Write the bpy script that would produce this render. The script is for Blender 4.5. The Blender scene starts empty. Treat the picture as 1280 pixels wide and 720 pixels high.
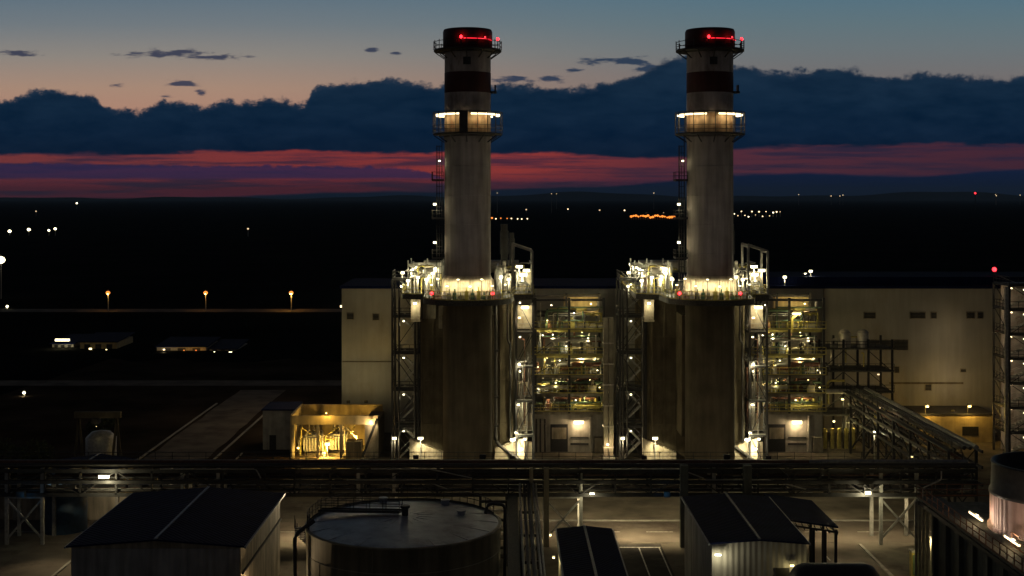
import bpy, math, random
from mathutils import Vector
R = math.radians
rnd = random.Random(7)
scene = bpy.context.scene
COL = scene.collection
CAMH, FPX, CX, CY = 38.0, 1600.0, 632.0, 247.0

def P(px, py, Y):
    s = FPX / Y
    return ((px - CX) / s, Y, CAMH - (py - CY) / s)

def lin(c):
    return tuple((v / 255 / 12.92) if v / 255 <= 0.04045 else ((v / 255 + 0.055) / 1.055) ** 2.4 for v in c)

# ------------------------------------------------------------------ materials
def mat(name, col, rough=0.7, metal=0.0, scale=1.2, var=0.35, streak=0.0, corr=None, bump=0.0, stain=None, spec=.3):
    """procedural weathered surface: base colour with noise variation, optional vertical streaks / corrugation"""
    m = bpy.data.materials.new(name); m.use_nodes = True
    nt = m.node_tree; N = nt.nodes; L = nt.links
    b = N['Principled BSDF']
    b.inputs['Specular IOR Level'].default_value = spec
    b.inputs['Roughness'].default_value = rough; b.inputs['Metallic'].default_value = metal
    tc = N.new('ShaderNodeTexCoord')
    n1 = N.new('ShaderNodeTexNoise'); n1.inputs['Scale'].default_value = scale; n1.inputs['Detail'].default_value = 5
    L.new(tc.outputs['Object'], n1.inputs['Vector'])
    mr = N.new('ShaderNodeMapRange'); mr.inputs[1].default_value = .3; mr.inputs[2].default_value = .7
    mr.inputs[3].default_value = 1 - var; mr.inputs[4].default_value = 1 + var * .5
    L.new(n1.outputs[0], mr.inputs[0])
    fac = mr.outputs[0]
    if streak:
        mp = N.new('ShaderNodeMapping'); mp.inputs['Scale'].default_value = (1.2, 1.2, .10)
        L.new(tc.outputs['Object'], mp.inputs['Vector'])
        n2 = N.new('ShaderNodeTexNoise'); n2.inputs['Scale'].default_value = 1.3; n2.inputs['Detail'].default_value = 6
        L.new(mp.outputs[0], n2.inputs['Vector'])
        m2 = N.new('ShaderNodeMapRange'); m2.inputs[1].default_value = .35; m2.inputs[2].default_value = .65
        m2.inputs[3].default_value = 1 - streak; m2.inputs[4].default_value = 1.1
        L.new(n2.outputs[0], m2.inputs[0])
        mu = N.new('ShaderNodeMath'); mu.operation = 'MULTIPLY'
        L.new(fac, mu.inputs[0]); L.new(m2.outputs[0], mu.inputs[1]); fac = mu.outputs[0]
    mx = N.new('ShaderNodeVectorMath'); mx.operation = 'SCALE'; mx.inputs[0].default_value = col[:3]
    L.new(fac, mx.inputs['Scale'])
    cout = mx.outputs[0]
    if stain:
        n3 = N.new('ShaderNodeTexNoise'); n3.inputs['Scale'].default_value = scale * .7; n3.inputs['Detail'].default_value = 8
        n3.inputs['Roughness'].default_value = .7
        mp3 = N.new('ShaderNodeMapping'); mp3.inputs['Location'].default_value = (7, 3, 1); mp3.inputs['Scale'].default_value = (1, 1, .45)
        L.new(tc.outputs['Object'], mp3.inputs['Vector']); L.new(mp3.outputs[0], n3.inputs['Vector'])
        m3 = N.new('ShaderNodeMapRange'); m3.inputs[1].default_value = .52; m3.inputs[2].default_value = .66
        m3.inputs[3].default_value = 0; m3.inputs[4].default_value = .8
        L.new(n3.outputs[0], m3.inputs[0])
        mc = N.new('ShaderNodeMix'); mc.data_type = 'RGBA'
        L.new(m3.outputs[0], mc.inputs[0]); L.new(cout, mc.inputs[6]); mc.inputs[7].default_value = (*stain, 1)
        cout = mc.outputs[2]
    L.new(cout, b.inputs['Base Color'])
    if corr:
        sx = N.new('ShaderNodeSeparateXYZ'); L.new(tc.outputs['Object'], sx.inputs[0])
        ad = N.new('ShaderNodeMath'); ad.operation = 'ADD'; L.new(sx.outputs[0], ad.inputs[0]); L.new(sx.outputs[1], ad.inputs[1])
        mm = N.new('ShaderNodeMath'); mm.operation = 'MULTIPLY'; mm.inputs[1].default_value = 2 * math.pi / corr; L.new(ad.outputs[0], mm.inputs[0])
        si = N.new('ShaderNodeMath'); si.operation = 'SINE'; L.new(mm.outputs[0], si.inputs[0])
        bp = N.new('ShaderNodeBump'); bp.inputs['Strength'].default_value = .6; bp.inputs['Distance'].default_value = .04
        L.new(si.outputs[0], bp.inputs['Height']); L.new(bp.outputs[0], b.inputs['Normal'])
    elif bump:
        bp = N.new('ShaderNodeBump'); bp.inputs['Strength'].default_value = bump; bp.inputs['Distance'].default_value = .05
        n4 = N.new('ShaderNodeTexNoise'); n4.inputs['Scale'].default_value = scale * 5; n4.inputs['Detail'].default_value = 6
        L.new(tc.outputs['Object'], n4.inputs['Vector'])
        L.new(n4.outputs[0], bp.inputs['Height']); L.new(bp.outputs[0], b.inputs['Normal'])
    return m

def emit(name, col, s):
    m = bpy.data.materials.new(name); m.use_nodes = True
    b = m.node_tree.nodes['Principled BSDF']
    b.inputs['Base Color'].default_value = (.8, .8, .8, 1)
    b.inputs['Emission Color'].default_value = (*col, 1); b.inputs['Emission Strength'].default_value = s
    return m

M = dict(
    concrete=mat('chimney_concrete', (.30, .265, .235), .85, scale=.5, var=.18, streak=.28, bump=.2),
    white=mat('weathered_white_paint', (.42, .37, .35), .7, scale=.7, var=.25, streak=.25, stain=(.16, .11, .08)),
    red=mat('dark_red_paint', (.055, .012, .012), .6, scale=.7, var=.3, streak=.2),
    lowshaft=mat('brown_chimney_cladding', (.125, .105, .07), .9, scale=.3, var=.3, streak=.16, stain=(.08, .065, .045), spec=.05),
    skirt=mat('cream_skirt_paint', (.55, .47, .34), .7, scale=1.6, var=.25, streak=.2, stain=(.25, .18, .10)),  # also the pale tone of the lit wedges and light-catching panels
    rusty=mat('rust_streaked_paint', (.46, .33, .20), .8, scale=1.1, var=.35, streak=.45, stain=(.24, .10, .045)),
    casing=mat('brown_boiler_casing', (.15, .125, .08), .9, scale=.4, var=.35, streak=.2, stain=(.07, .055, .035), spec=.05),
    casing_l=mat('pale_casing', (.27, .24, .18), .85, scale=.8, var=.3, streak=.35, stain=(.14, .11, .07), spec=.1),
    steel=mat('dark_steel', (.045, .043, .042), .55, .3, scale=2, var=.3),
    galv=mat('galvanised_steel', (.36, .35, .32), .5, .4, scale=2.5, var=.3),
    yellow=mat('yellow_paint', (.44, .37, .10), .55, scale=2.2, var=.3),
    pipe_l=mat('aluminium_clad_pipe', (.42, .39, .33), .4, .5, scale=1.8, var=.3),
    pipe_d=mat('dark_pipe', (.06, .055, .05), .5, .2, scale=1.8, var=.3),
    pipe_r=mat('rusty_pipe', (.16, .075, .045), .7, scale=2.2, var=.4),
    pipe_g=mat('green_pipe', (.10, .15, .09), .5, scale=2.2, var=.3),
    grating=mat('steel_grating', (.11, .105, .09), .7, .3, scale=6, var=.5),
    hall=mat('beige_cladding', (.30, .29, .255), .85, scale=.12, var=.22, streak=.03, bump=.15, stain=(.22, .19, .14), spec=.1),
    louver=mat('dark_louvre', (.02, .02, .02), .6, scale=3, var=.3),
    block=mat('grey_render_wall', (.30, .28, .24), .85, scale=.8, var=.25, streak=.2, bump=.2),
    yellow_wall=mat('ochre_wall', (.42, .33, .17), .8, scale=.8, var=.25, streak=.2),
    roof=mat('dark_blue_metal_roof', (.006, .010, .045), .75, 0, scale=.6, var=.3, corr=.6, spec=.03),
    ridge=mat('galvanised_ridge_cap', (.20, .21, .25), .5, .3, scale=1.5, var=.3),
    shed=mat('shed_cladding', (.34, .33, .31), .7, scale=.5, var=.25, streak=.35, corr=.5),
    shed_b=mat('beige_shed_wall', (.36, .31, .23), .75, scale=.6, var=.25, streak=.5, stain=(.15, .12, .07)),
    tank=mat('tank_shell_paint', (.30, .255, .165), .6, scale=.4, var=.25, streak=.35),
    tankroof=mat('tank_roof_sheet', (.30, .32, .36), .38, .25, scale=.55, var=.35, stain=(.10, .10, .10), bump=.35),
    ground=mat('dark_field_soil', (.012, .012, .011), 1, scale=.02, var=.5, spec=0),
    brownsoil=mat('brown_bare_soil', (.05, .037, .027), 1, scale=.08, var=.6, stain=(.02, .018, .014), spec=0),
    yard=mat('yard_gravel_concrete', (.15, .13, .10), .95, scale=.35, var=.35, bump=.3, stain=(.06, .05, .04), spec=.05),
    apron=mat('concrete_apron', (.24, .205, .145), .9, scale=.22, var=.5, bump=.2, stain=(.13, .11, .08), spec=.05),
    asphalt=mat('asphalt', (.055, .05, .045), .9, scale=.5, var=.3, bump=.3, stain=(.1, .085, .07), spec=.05),
    brownroad=mat('dusty_road', (.15, .125, .10), .95, scale=.25, var=.35, bump=.2, stain=(.07, .055, .045), spec=.05),
    mark=mat('road_marking_paint', (.55, .53, .48), .8, scale=3, var=.5),
    kerb=mat('kerb_concrete', (.30, .28, .24), .9, scale=1.5, var=.3),
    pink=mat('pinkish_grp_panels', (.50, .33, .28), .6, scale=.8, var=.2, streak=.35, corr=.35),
    greyg=mat('grey_green_concrete', (.13, .135, .115), .85, scale=.6, var=.3, streak=.4),
    blue=mat('blue_paint', (.02, .045, .085), .5, scale=2, var=.3),
    foliage=mat('leaf_green', (.045, .06, .025), .8, scale=1.5, var=.5),
    bark=mat('bark', (.06, .045, .03), .9, scale=3, var=.4),
    hill=mat('far_forest', (.03, .036, .045), 1, scale=.001, var=.4, spec=0),
    black=mat('soot_black', (.01, .01, .01), .9, scale=1, var=.3),
)
WARM = (1, .73, .40); COOL = (1, .89, .54); SOD = (1, .50, .10); REDC = (1, .03, .03); YEL = (1, .80, .34)
E = dict(warm=emit('lamp_glass_warm', WARM, 4), cool=emit('lamp_glass_white', COOL, 6), sod=emit('lamp_glass_sodium', (1, .27, .035), 1.6),
         gold=emit('lamp_glass_gold', (1, .62, .16), 5), ring=emit('lamp_glass_ring', (1, .80, .46), 2.4), red=emit('lamp_glass_red', (1, .02, .03), 5), redd=emit('lamp_strip_red', (1, .012, .03), 1.6), yel=emit('lamp_glass_yellow', YEL, 4), dim=emit('lamp_glass_dim', WARM, 1.1))
LC = dict(warm=WARM, cool=COOL, sod=SOD, red=REDC, yel=YEL, dim=WARM, gold=(1, .60, .12), ring=WARM)

# ------------------------------------------------------------------ mesh builder
class MB:
    def __init__(s): s.v = []; s.f = []; s.sm = []
    def add(s, vs, fs, smooth=False):
        o = len(s.v); s.v += [tuple(v) for v in vs]
        s.f += [tuple(i + o for i in f) for f in fs]; s.sm += [smooth] * len(fs); return s
    def box(s, x0, x1, y0, y1, z0, z1):
        return s.add([(x0, y0, z0), (x1, y0, z0), (x1, y1, z0), (x0, y1, z0), (x0, y0, z1), (x1, y0, z1), (x1, y1, z1), (x0, y1, z1)],
                     [(3, 2, 1, 0), (4, 5, 6, 7), (0, 1, 5, 4), (1, 2, 6, 5), (2, 3, 7, 6), (3, 0, 4, 7)])
    def bar(s, a, b, w, h=None):
        a = Vector(a); b = Vector(b); h = h or w; d = (b - a)
        if d.length < 1e-6: return s
        d.normalize(); up = Vector((0, 0, 1)) if abs(d.z) < .95 else Vector((0, 1, 0))
        u = d.cross(up).normalized() * (w / 2); v = u.cross(d).normalized() * (h / 2)
        vs = [p + i * u + j * v for p in (a, b) for i, j in ((-1, -1), (1, -1), (1, 1), (-1, 1))]
        return s.add(vs, [(0, 1, 2, 3), (7, 6, 5, 4), (0, 4, 5, 1), (1, 5, 6, 2), (2, 6, 7, 3), (3, 7, 4, 0)])
    def tube(s, pts, r, n=8):
        pts = [Vector(p) for p in pts]; rings = []
        for i, p in enumerate(pts):
            d1 = (pts[i] - pts[i - 1]).normalized() if i else None
            d2 = (pts[i + 1] - pts[i]).normalized() if i < len(pts) - 1 else None
            d = ((d1 or d2) + (d2 or d1)).normalized()
            k = 1 / max(.5, d.dot(d2 or d1))
            up = Vector((0, 0, 1)) if abs(d.z) < .9 else Vector((0, 1, .01))
            u = d.cross(up).normalized(); v = u.cross(d).normalized()
            rings.append([p + (math.cos(t) * u + math.sin(t) * v) * r * (k if i not in (0, len(pts) - 1) else 1) for t in [2 * math.pi * j / n for j in range(n)]])
        vs = [q for g in rings for q in g]; fs = []
        for i in range(len(rings) - 1):
            for j in range(n): fs.append((i * n + j, i * n + (j + 1) % n, (i + 1) * n + (j + 1) % n, (i + 1) * n + j))
        s.add(vs, fs, True)
        s.add(rings[0], [tuple(range(n))[::-1]]); s.add(rings[-1], [tuple(range(n))])
        return s
    def bend(s, pts, r, n=8, k=None):
        """tube along a path with rounded corners"""
        k = k or r * 3; pts = [Vector(p) for p in pts]; out = [pts[0]]
        for a, b, c in zip(pts, pts[1:], pts[2:]):
            d1 = (a - b); d2 = (c - b); q = min(k, d1.length * .45, d2.length * .45)
            d1.normalize(); d2.normalize()
            p0 = b + d1 * q; p2 = b + d2 * q
            for t in (0, .25, .5, .75, 1): out.append(p0 * (1 - t) ** 2 + b * 2 * t * (1 - t) + p2 * t * t)
        out.append(pts[-1]); return s.tube(out, r, n)
    def lathe(s, c, prof, n=32, a0=0, a1=2 * math.pi, smooth=True):
        full = abs(a1 - a0 - 2 * math.pi) < 1e-6; m = n if full else n + 1
        vs = [(c[0] + r * math.cos(a0 + (a1 - a0) * j / n), c[1] + r * math.sin(a0 + (a1 - a0) * j / n), c[2] + z) for r, z in prof for j in range(m)]
        fs = []
        for i in range(len(prof) - 1):
            for j in range(n):
                k = (j + 1) % m if full else j + 1
                fs.append((i * m + j, i * m + k, (i + 1) * m + k, (i + 1) * m + j))
        return s.add(vs, fs, smooth)
    def cyl(s, c, r, z0, z1, n=16):
        s.lathe((c[0], c[1], 0), [(r, z0), (r, z1)], n)
        s.add([(c[0] + r * math.cos(2 * math.pi * j / n), c[1] + r * math.sin(2 * math.pi * j / n), z) for z in (z0, z1) for j in range(n)],
              [tuple(range(n))[::-1], tuple(range(n, 2 * n))]); return s
    def ball(s, c, r, n=10, sz=1.0):
        return s.lathe((c[0], c[1], c[2]), [(max(.001, r * math.sin(t)), -r * sz * math.cos(t)) for t in [math.pi * i / 6 for i in range(7)]], n)
    def prism(s, poly, z0, z1):
        n = len(poly)
        return s.add([(x, y, z0) for x, y in poly] + [(x, y, z1) for x, y in poly],
                     [tuple(range(n))[::-1], tuple(range(n, 2 * n))] + [(i, (i + 1) % n, n + (i + 1) % n, n + i) for i in range(n)])
    def rail(s, pts, h=1.1, gap=1.6, w=.06):
        for a, b in zip(pts, pts[1:]):
            a = Vector(a); b = Vector(b); n = max(1, round((b - a).length / gap))
            for i in range(n + 1):
                p = a.lerp(b, i / n); s.bar(p, p + Vector((0, 0, h)), w)
            for q in (h, h * .55): s.bar(a + Vector((0, 0, q)), b + Vector((0, 0, q)), w)
            s.bar(a + Vector((0, 0, .08)), b + Vector((0, 0, .08)), .02, .14)
        return s
    def build(s, name, m, parent=None, label=None):
        me = bpy.data.meshes.new(name)
        off = Vector((0, 0, 0)); q = parent
        while q is not None: off += q.location; q = q.parent
        me.from_pydata([tuple(Vector(v) - off) for v in s.v], [], s.f)
        me.polygons.foreach_set('use_smooth', s.sm); me.materials.append(m); me.update()
        o = bpy.data.objects.new(name, me); COL.objects.link(o); o.parent = parent
        if label: o['label'] = label
        return o

def thing(name, label, cat, loc, group=None):
    o = bpy.data.objects.new(name, None); COL.objects.link(o); o.location = loc; o.empty_display_size = .5
    o['label'] = label; o['category'] = cat
    if group: o['group'] = group
    return o
def tag(o, label, cat, group=None):
    o['label'] = label; o['category'] = cat
    if group: o['group'] = group
    return o
def struct(name, mb, m):
    o = mb.build(name, m); o['kind'] = 'structure'; return o
def copy_tree(o, parent=None):
    c = o.copy(); COL.objects.link(c); c.parent = parent
    for ch in list(o.children): copy_tree(ch, c)
    return c
def wpos(o):
    v = Vector((0, 0, 0))
    while o is not None: v += o.location; o = o.parent
    return v
def light(pos, parent, w, col, r=.15):
    d = bpy.data.lights.new('lamp_glow', 'POINT'); d.energy = w; d.color = col; d.shadow_soft_size = r
    o = bpy.data.objects.new('lamp_glow', d); COL.objects.link(o); o.parent = parent; o.location = Vector(pos) - wpos(parent)
    return o
def spot(pos, aim, parent, w, col, ang=60, r=.12):
    d = bpy.data.lights.new('lamp_beam', 'SPOT'); d.energy = w; d.color = col; d.shadow_soft_size = r; d.spot_size = R(ang); d.spot_blend = 1
    o = bpy.data.objects.new('lamp_beam', d); COL.objects.link(o); o.parent = parent; o.location = Vector(pos) - wpos(parent)
    o.rotation_euler = (Vector(aim) - Vector(pos)).to_track_quat('-Z', 'Y').to_euler(); return o
def lamp(par, pos, kind='cool', w=100, size=.45, along='x', length=None, name='lamp', drop=.3, dy=0, post=None, wall=None):
    """luminaire: dark hood with a glowing lens under and in front of it (+ its light)"""
    x, y, z = pos; h = MB(); l = MB(); L2 = (length or size) / 2; s = size / 2
    if along == 'x':
        h.box(x - L2 - .05, x + L2 + .05, y - s * .5, y + s, z + s * .7, z + s * .7 + .1); l.box(x - L2, x + L2, y - s * .6, y + s * .6, z - s * .6, z + s * .7 - .004)
    else:
        h.box(x - s * .5, x + s * .5, y - L2 - .05, y + L2 + .05, z + s * .7, z + s * .7 + .1); l.box(x - s * .6, x + s * .6, y - L2, y + L2, z - s * .6, z + s * .7 - .004)
    if post is not None: h.bar((x, y + s * .4, post), (x, y + s * .4, z + s * .7 + .05), .09)
    if wall is not None: h.bar((x, y, z + s * .7 + .05), (x, wall, z + s * .7 + .05), .09)
    o = h.build(name, M['galv'], par); l.build('lens', E[kind], o)
    if w: light((x, y - .25 + dy, z - s - drop), o, w, LC[kind])
    return o

# ------------------------------------------------------------------ setting
g = MB(); seg = 64; RR = 26000
g.add([(0, 3000, -.05)] + [(RR * math.cos(2 * math.pi * i / seg), 3000 + RR * math.sin(2 * math.pi * i / seg), -.05) for i in range(seg)],
      [(0, 1 + i, 1 + (i + 1) % seg) for i in range(seg)])
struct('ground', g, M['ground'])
def sheet(name, poly, z, m):
    return struct(name, MB().add([(x, y, z) for x, y in poly], [tuple(range(len(poly)))]), m)
sheet('yard', [(-75, 60), (110, 60), (110, 235), (-40, 235), (-40, 165), (-75, 165)], 0, M['yard'])
sheet('apron', [(-16, 151), (60, 151), (60, 178), (-16, 178)], .012, M['apron'])
sheet('service_road', [(-75, 141.2), (75, 141.2), (75, 149.8), (-75, 149.8)], .012, M['brownroad'])
sheet('parking_lot', [(10.5, 96), (17, 96), (17, 140.6), (10.5, 140.6)], .012, M['asphalt'])
rj = random.Random(31)
sheet('gravel_field', [(-100 + rj.uniform(-3, 3), 166), (-30, 166), (-30, 300)] + [(-30 - i * 7, 300 + rj.uniform(-6, 6)) for i in range(1, 10)], .004, M['brownsoil'])
le = [(-52.5 + rj.uniform(-.25, .25), 150.2 + i * 5.4) for i in range(20)]; re = [(-43.5 + rj.uniform(-.25, .25), 150.2 + i * 5.4) for i in range(20)]
sheet('access_road', re + le[::-1], .014, M['brownroad'])
sheet('cross_road', [(-110, 258.5), (-30, 258.5), (-30, 266), (-110, 266)], .012, M['brownroad'])
sheet('yard_road', [(30, 90), (38.5, 90), (38.5, 140.6), (30, 140.6)], .012, M['brownroad'])
sheet('side_road', [(-52, 90), (-39.6, 90), (-39.6, 140.6), (-52, 140.6)], .012, M['brownroad'])
k = MB()
k.box(-16, 60, 150.3, 150.6, 0, .14); k.box(-42.4, -42.1, 151, 236, 0, .14); k.box(-53.4, -53.1, 151, 236, 0, .14); k.box(-39.2, -39.0, 166, 190, 0, .14)
k.box(-42, -41.6, 96, 140, 0, .14); k.box(-45.5, -45.2, 96, 140, 0, .14); k.box(38.6, 38.9, 92, 140, 0, .14)
k.box(-40.5, -40.2, 160, 185, 0, .14)
struct('kerb', k, M['kerb'])
mk = MB()
mk.box(11.5, 16.8, 138.9, 139.15, .012, .02)
for x in (12.2, 14.4, 16.6): mk.box(x, x + .14, 122, 138.9, .012, .02)
for y in range(98, 138, 6): mk.box(33.9, 34.05, y, y + 3, .012, .02)
for x in range(-74, 74, 6): mk.box(x, x + 3, 145.4, 145.55, .012, .02)
struct('road_marking', mk, M['mark'])
# far ridge of hills (real mounds, ~18 km away)
hb = MB(); nx = 120; vs = []; fs = []
for i in range(nx + 1):
    x = -9000 + 18000 * i / nx; px = CX + FPX * x / 18000
    h = 20 + 22 * math.sin(px * .011) + 16 * math.sin(px * .027 + 1) + 8 * math.sin(px * .061 + 2)
    h += 46 * math.exp(-((px - 470) / 160) ** 2) + 60 * math.exp(-((px - 760) / 130) ** 2) + 90 * math.exp(-((px - 1120) / 180) ** 2)
    h = max(h, 4); vs += [(x, 17000, -.2), (x, 18000, h), (x, 19500, -.2)]
for i in range(nx):
    a = i * 3; fs += [(a, a + 3, a + 4, a + 1), (a + 1, a + 4, a + 5, a + 2)]
struct('hills', hb.add(vs, fs, True), M['hill'])

# ------------------------------------------------------------------ chimneys
DX = 32.55
HAZE = 3.2e-5
def chimney():
    cx, cy = -5.1, 172.0
    t = thing('chimney', 'tall round chimney with dark red bands, nearer the hall end wall on the left', 'chimney', (cx, cy, 0), 'twin power plant chimneys')
    c = (cx, cy, 0)
    MB().lathe(c, [(3.3, 0), (3.3, 24.6)], 48).build('lower_shaft', M['lowshaft'], t, 'darker brown lower shaft')  # darker and browner than the shaft above
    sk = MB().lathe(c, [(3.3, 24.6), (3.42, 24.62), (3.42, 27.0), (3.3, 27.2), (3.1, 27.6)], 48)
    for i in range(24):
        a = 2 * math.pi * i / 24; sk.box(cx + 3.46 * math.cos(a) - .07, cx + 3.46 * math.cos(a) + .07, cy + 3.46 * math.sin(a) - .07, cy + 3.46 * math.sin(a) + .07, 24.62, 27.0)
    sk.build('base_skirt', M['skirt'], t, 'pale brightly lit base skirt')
    MB().lathe(c, [(3.1, 27.6), (3.1, 45.6), (3.25, 46.0), (3.25, 46.25), (3.1, 46.25), (3.1, 52.0)], 48).build('shaft', M['concrete'], t)
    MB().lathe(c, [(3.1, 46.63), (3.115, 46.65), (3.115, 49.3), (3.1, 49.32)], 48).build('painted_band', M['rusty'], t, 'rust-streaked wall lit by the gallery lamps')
    MB().lathe(c, [(3.105, 49.6), (3.105, 51.998)], 48).build('painted_band', M['white'], t, 'faded white band under the red one')
    MB().lathe(c, [(3.1, 52), (3.12, 52.02), (3.12, 54.7)], 48).build('painted_band', M['red'], t, 'dark red middle band')
    MB().lathe(c, [(3.1, 54.7), (3.1, 57.5)], 48).build('painted_band', M['white'], t, 'faded white upper band')
    MB().lathe(c, [(3.1, 57.5), (3.32, 57.6), (3.32, 60.2), (3.2, 60.5), (2.9, 60.5), (2.9, 58)], 48).build('painted_band', M['red'], t, 'dark red top band with rim')
    # wall plates and seams
    s = MB()
    for z in (30.5, 34.3, 38.2, 42.1): s.lathe(c, [(3.1, z), (3.13, z + .03), (3.13, z + .1), (3.1, z + .13)], 48)
    s.build('seam_ring', M['concrete'], t)
    MB().box(cx - .5, cx + .5, cy - 3.16, cy - 3.0, 55.6, 56.6).build('sampling_port', M['steel'], t)
    MB().box(cx + 3.0, cx + 3.9, cy - .8, cy + .5, 52.0, 52.25).box(cx + 3.6, cx + 3.8, cy - .6, cy + .3, 52.25, 53.1).build('sampling_bracket', M['steel'], t)
    def gallery(z, ro, top, name, m):
        d = MB().lathe(c, [(3.15, z - .3), (ro, z - .12), (ro, z + .12), (3.15, z + .12)], 40)
        for i in range(12):
            a = 2 * math.pi * i / 12; u = Vector((math.cos(a), math.sin(a), 0))
            d.bar(Vector(c) + u * 3.12 + Vector((0, 0, z - 1.1)), Vector(c) + u * (ro - .15) + Vector((0, 0, z - .2)), .12)
        o = d.build(name, M['steel'], t)
        r = MB(); n = 20
        pp = [(cx + ro * math.cos(2 * math.pi * i / n), cy + ro * math.sin(2 * math.pi * i / n), z + .12) for i in range(n + 1)]
        for a, b in zip(pp, pp[1:]):
            r.bar(a, (a[0], a[1], z + top), .09)
            for q in ((.5, 1.1) if top < 2 else (.55, 1.1, top)): r.bar((a[0], a[1], z + q), (b[0], b[1], z + q), .07)
        r.build('railing', m, o); return o
    gallery(57.7, 4.55, 1.3, 'upper_gallery', M['steel'])
    gallery(46.5, 4.65, 2.9, 'lower_gallery', M['grating'])
    # lamp ring on the lower gallery
    def arc(a0, a1):
        x = MB(); x.lathe((cx, cy, 0), [(3.95, 48.95), (4.35, 48.95), (4.35, 49.15), (3.95, 49.15), (3.95, 48.95)], 14, R(a0), R(a1)); return x
    for a0, a1 in ((-166, -134), (-130, -105), (-82, -56), (-52, -26), (-10, 20), (40, 70), (90, 120), (140, 170)):
        o = MB().lathe((cx, cy, 0), [(3.2, 49.152), (4.4, 49.152), (4.4, 49.25), (3.2, 49.25), (3.2, 49.152)], 14, R(a0), R(a1)).build('gallery_lamp', M['galv'], t)
        arc(a0, a1).build('lens', E['ring'], o)
        for f in (.25, .75):
            am = R(a0 + (a1 - a0) * f); light((cx + 4.0 * math.cos(am), cy + 4.0 * math.sin(am), 48.7), o, 27, (1, .74, .40), .1)
    MB().box(cx - .95, cx + .15, cy - 4.75, cy - 3.9, 46.65, 49.4).build('gallery_cabinet', M['steel'], t)
    # obstruction lights at the top
    MB().lathe((cx, cy, 0), [(3.4, 58.95), (3.5, 58.95), (3.5, 59.07), (3.4, 59.07), (3.4, 58.95)], 16, R(-97), R(-20)).build('light_strip', E['redd'], t)
    for ax, ay, w in ((-.75, -3.85, 26), (2.4, -3.3, 20), (4.05, -1.2, 12)):
        b = MB().cyl((cx + ax, cy + ay), .06, 57.82, 59.0, 8).build('beacon', M['steel'], t)
        MB().ball((cx + ax, cy + ay, 59.15), .2 if ax in (-.75, 4.05) else .1, 10, 1.2).build('lens', E['red'], b)
        light((cx + ax, cy + ay + .25, 59.2), b, w, REDC, .12)
    # caged ladder with rest platforms on the left side
    lx = cx - 3.45
    l = MB(); l.bar((lx, cy - .25, 25), (lx, cy - .25, 46.3), .07); l.bar((lx, cy + .25, 25), (lx, cy + .25, 46.3), .07)
    for i in range(60): l.bar((lx, cy - .25, 25.3 + i * .35), (lx, cy + .25, 25.3 + i * .35), .04)
    for i in range(22):
        z = 26 + i * .9; q = [(lx - .75 * math.sin(math.pi * j / 6), cy - .45 * math.cos(math.pi * j / 6), z) for j in range(7)]
        for a, b in zip(q, q[1:]): l.bar(a, b, .05)
    for i in range(5): l.bar((lx - .75 * math.sin(math.pi * (i + 1) / 6), cy - .45 * math.cos(math.pi * (i + 1) / 6), 26), (lx - .75 * math.sin(math.pi * (i + 1) / 6), cy - .45 * math.cos(math.pi * (i + 1) / 6), 45), .05)
    l.build('ladder', M['steel'], t)
    for z in (29.8, 35.1, 40.2):
        d = MB().box(lx - 1.3, lx + .3, cy - 1.3, cy + 1.2, z, z + .12); o = d.build('rest_platform', M['steel'], t)
        MB().rail([(lx + .3, cy - 1.3, z + .12), (lx - 1.3, cy - 1.3, z + .12), (lx - 1.3, cy + 1.2, z + .12)]).build('railing', M['steel'], o)
    for z in (32.0, 37.1): lamp(t, (lx - .9, cy - 1.35, z), 'cool', 45, .38)
    lamp(t, (lx - .3, cy - .8, 42.9), 'cool', 12, .26)
    return t
ch1 = chimney()

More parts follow.
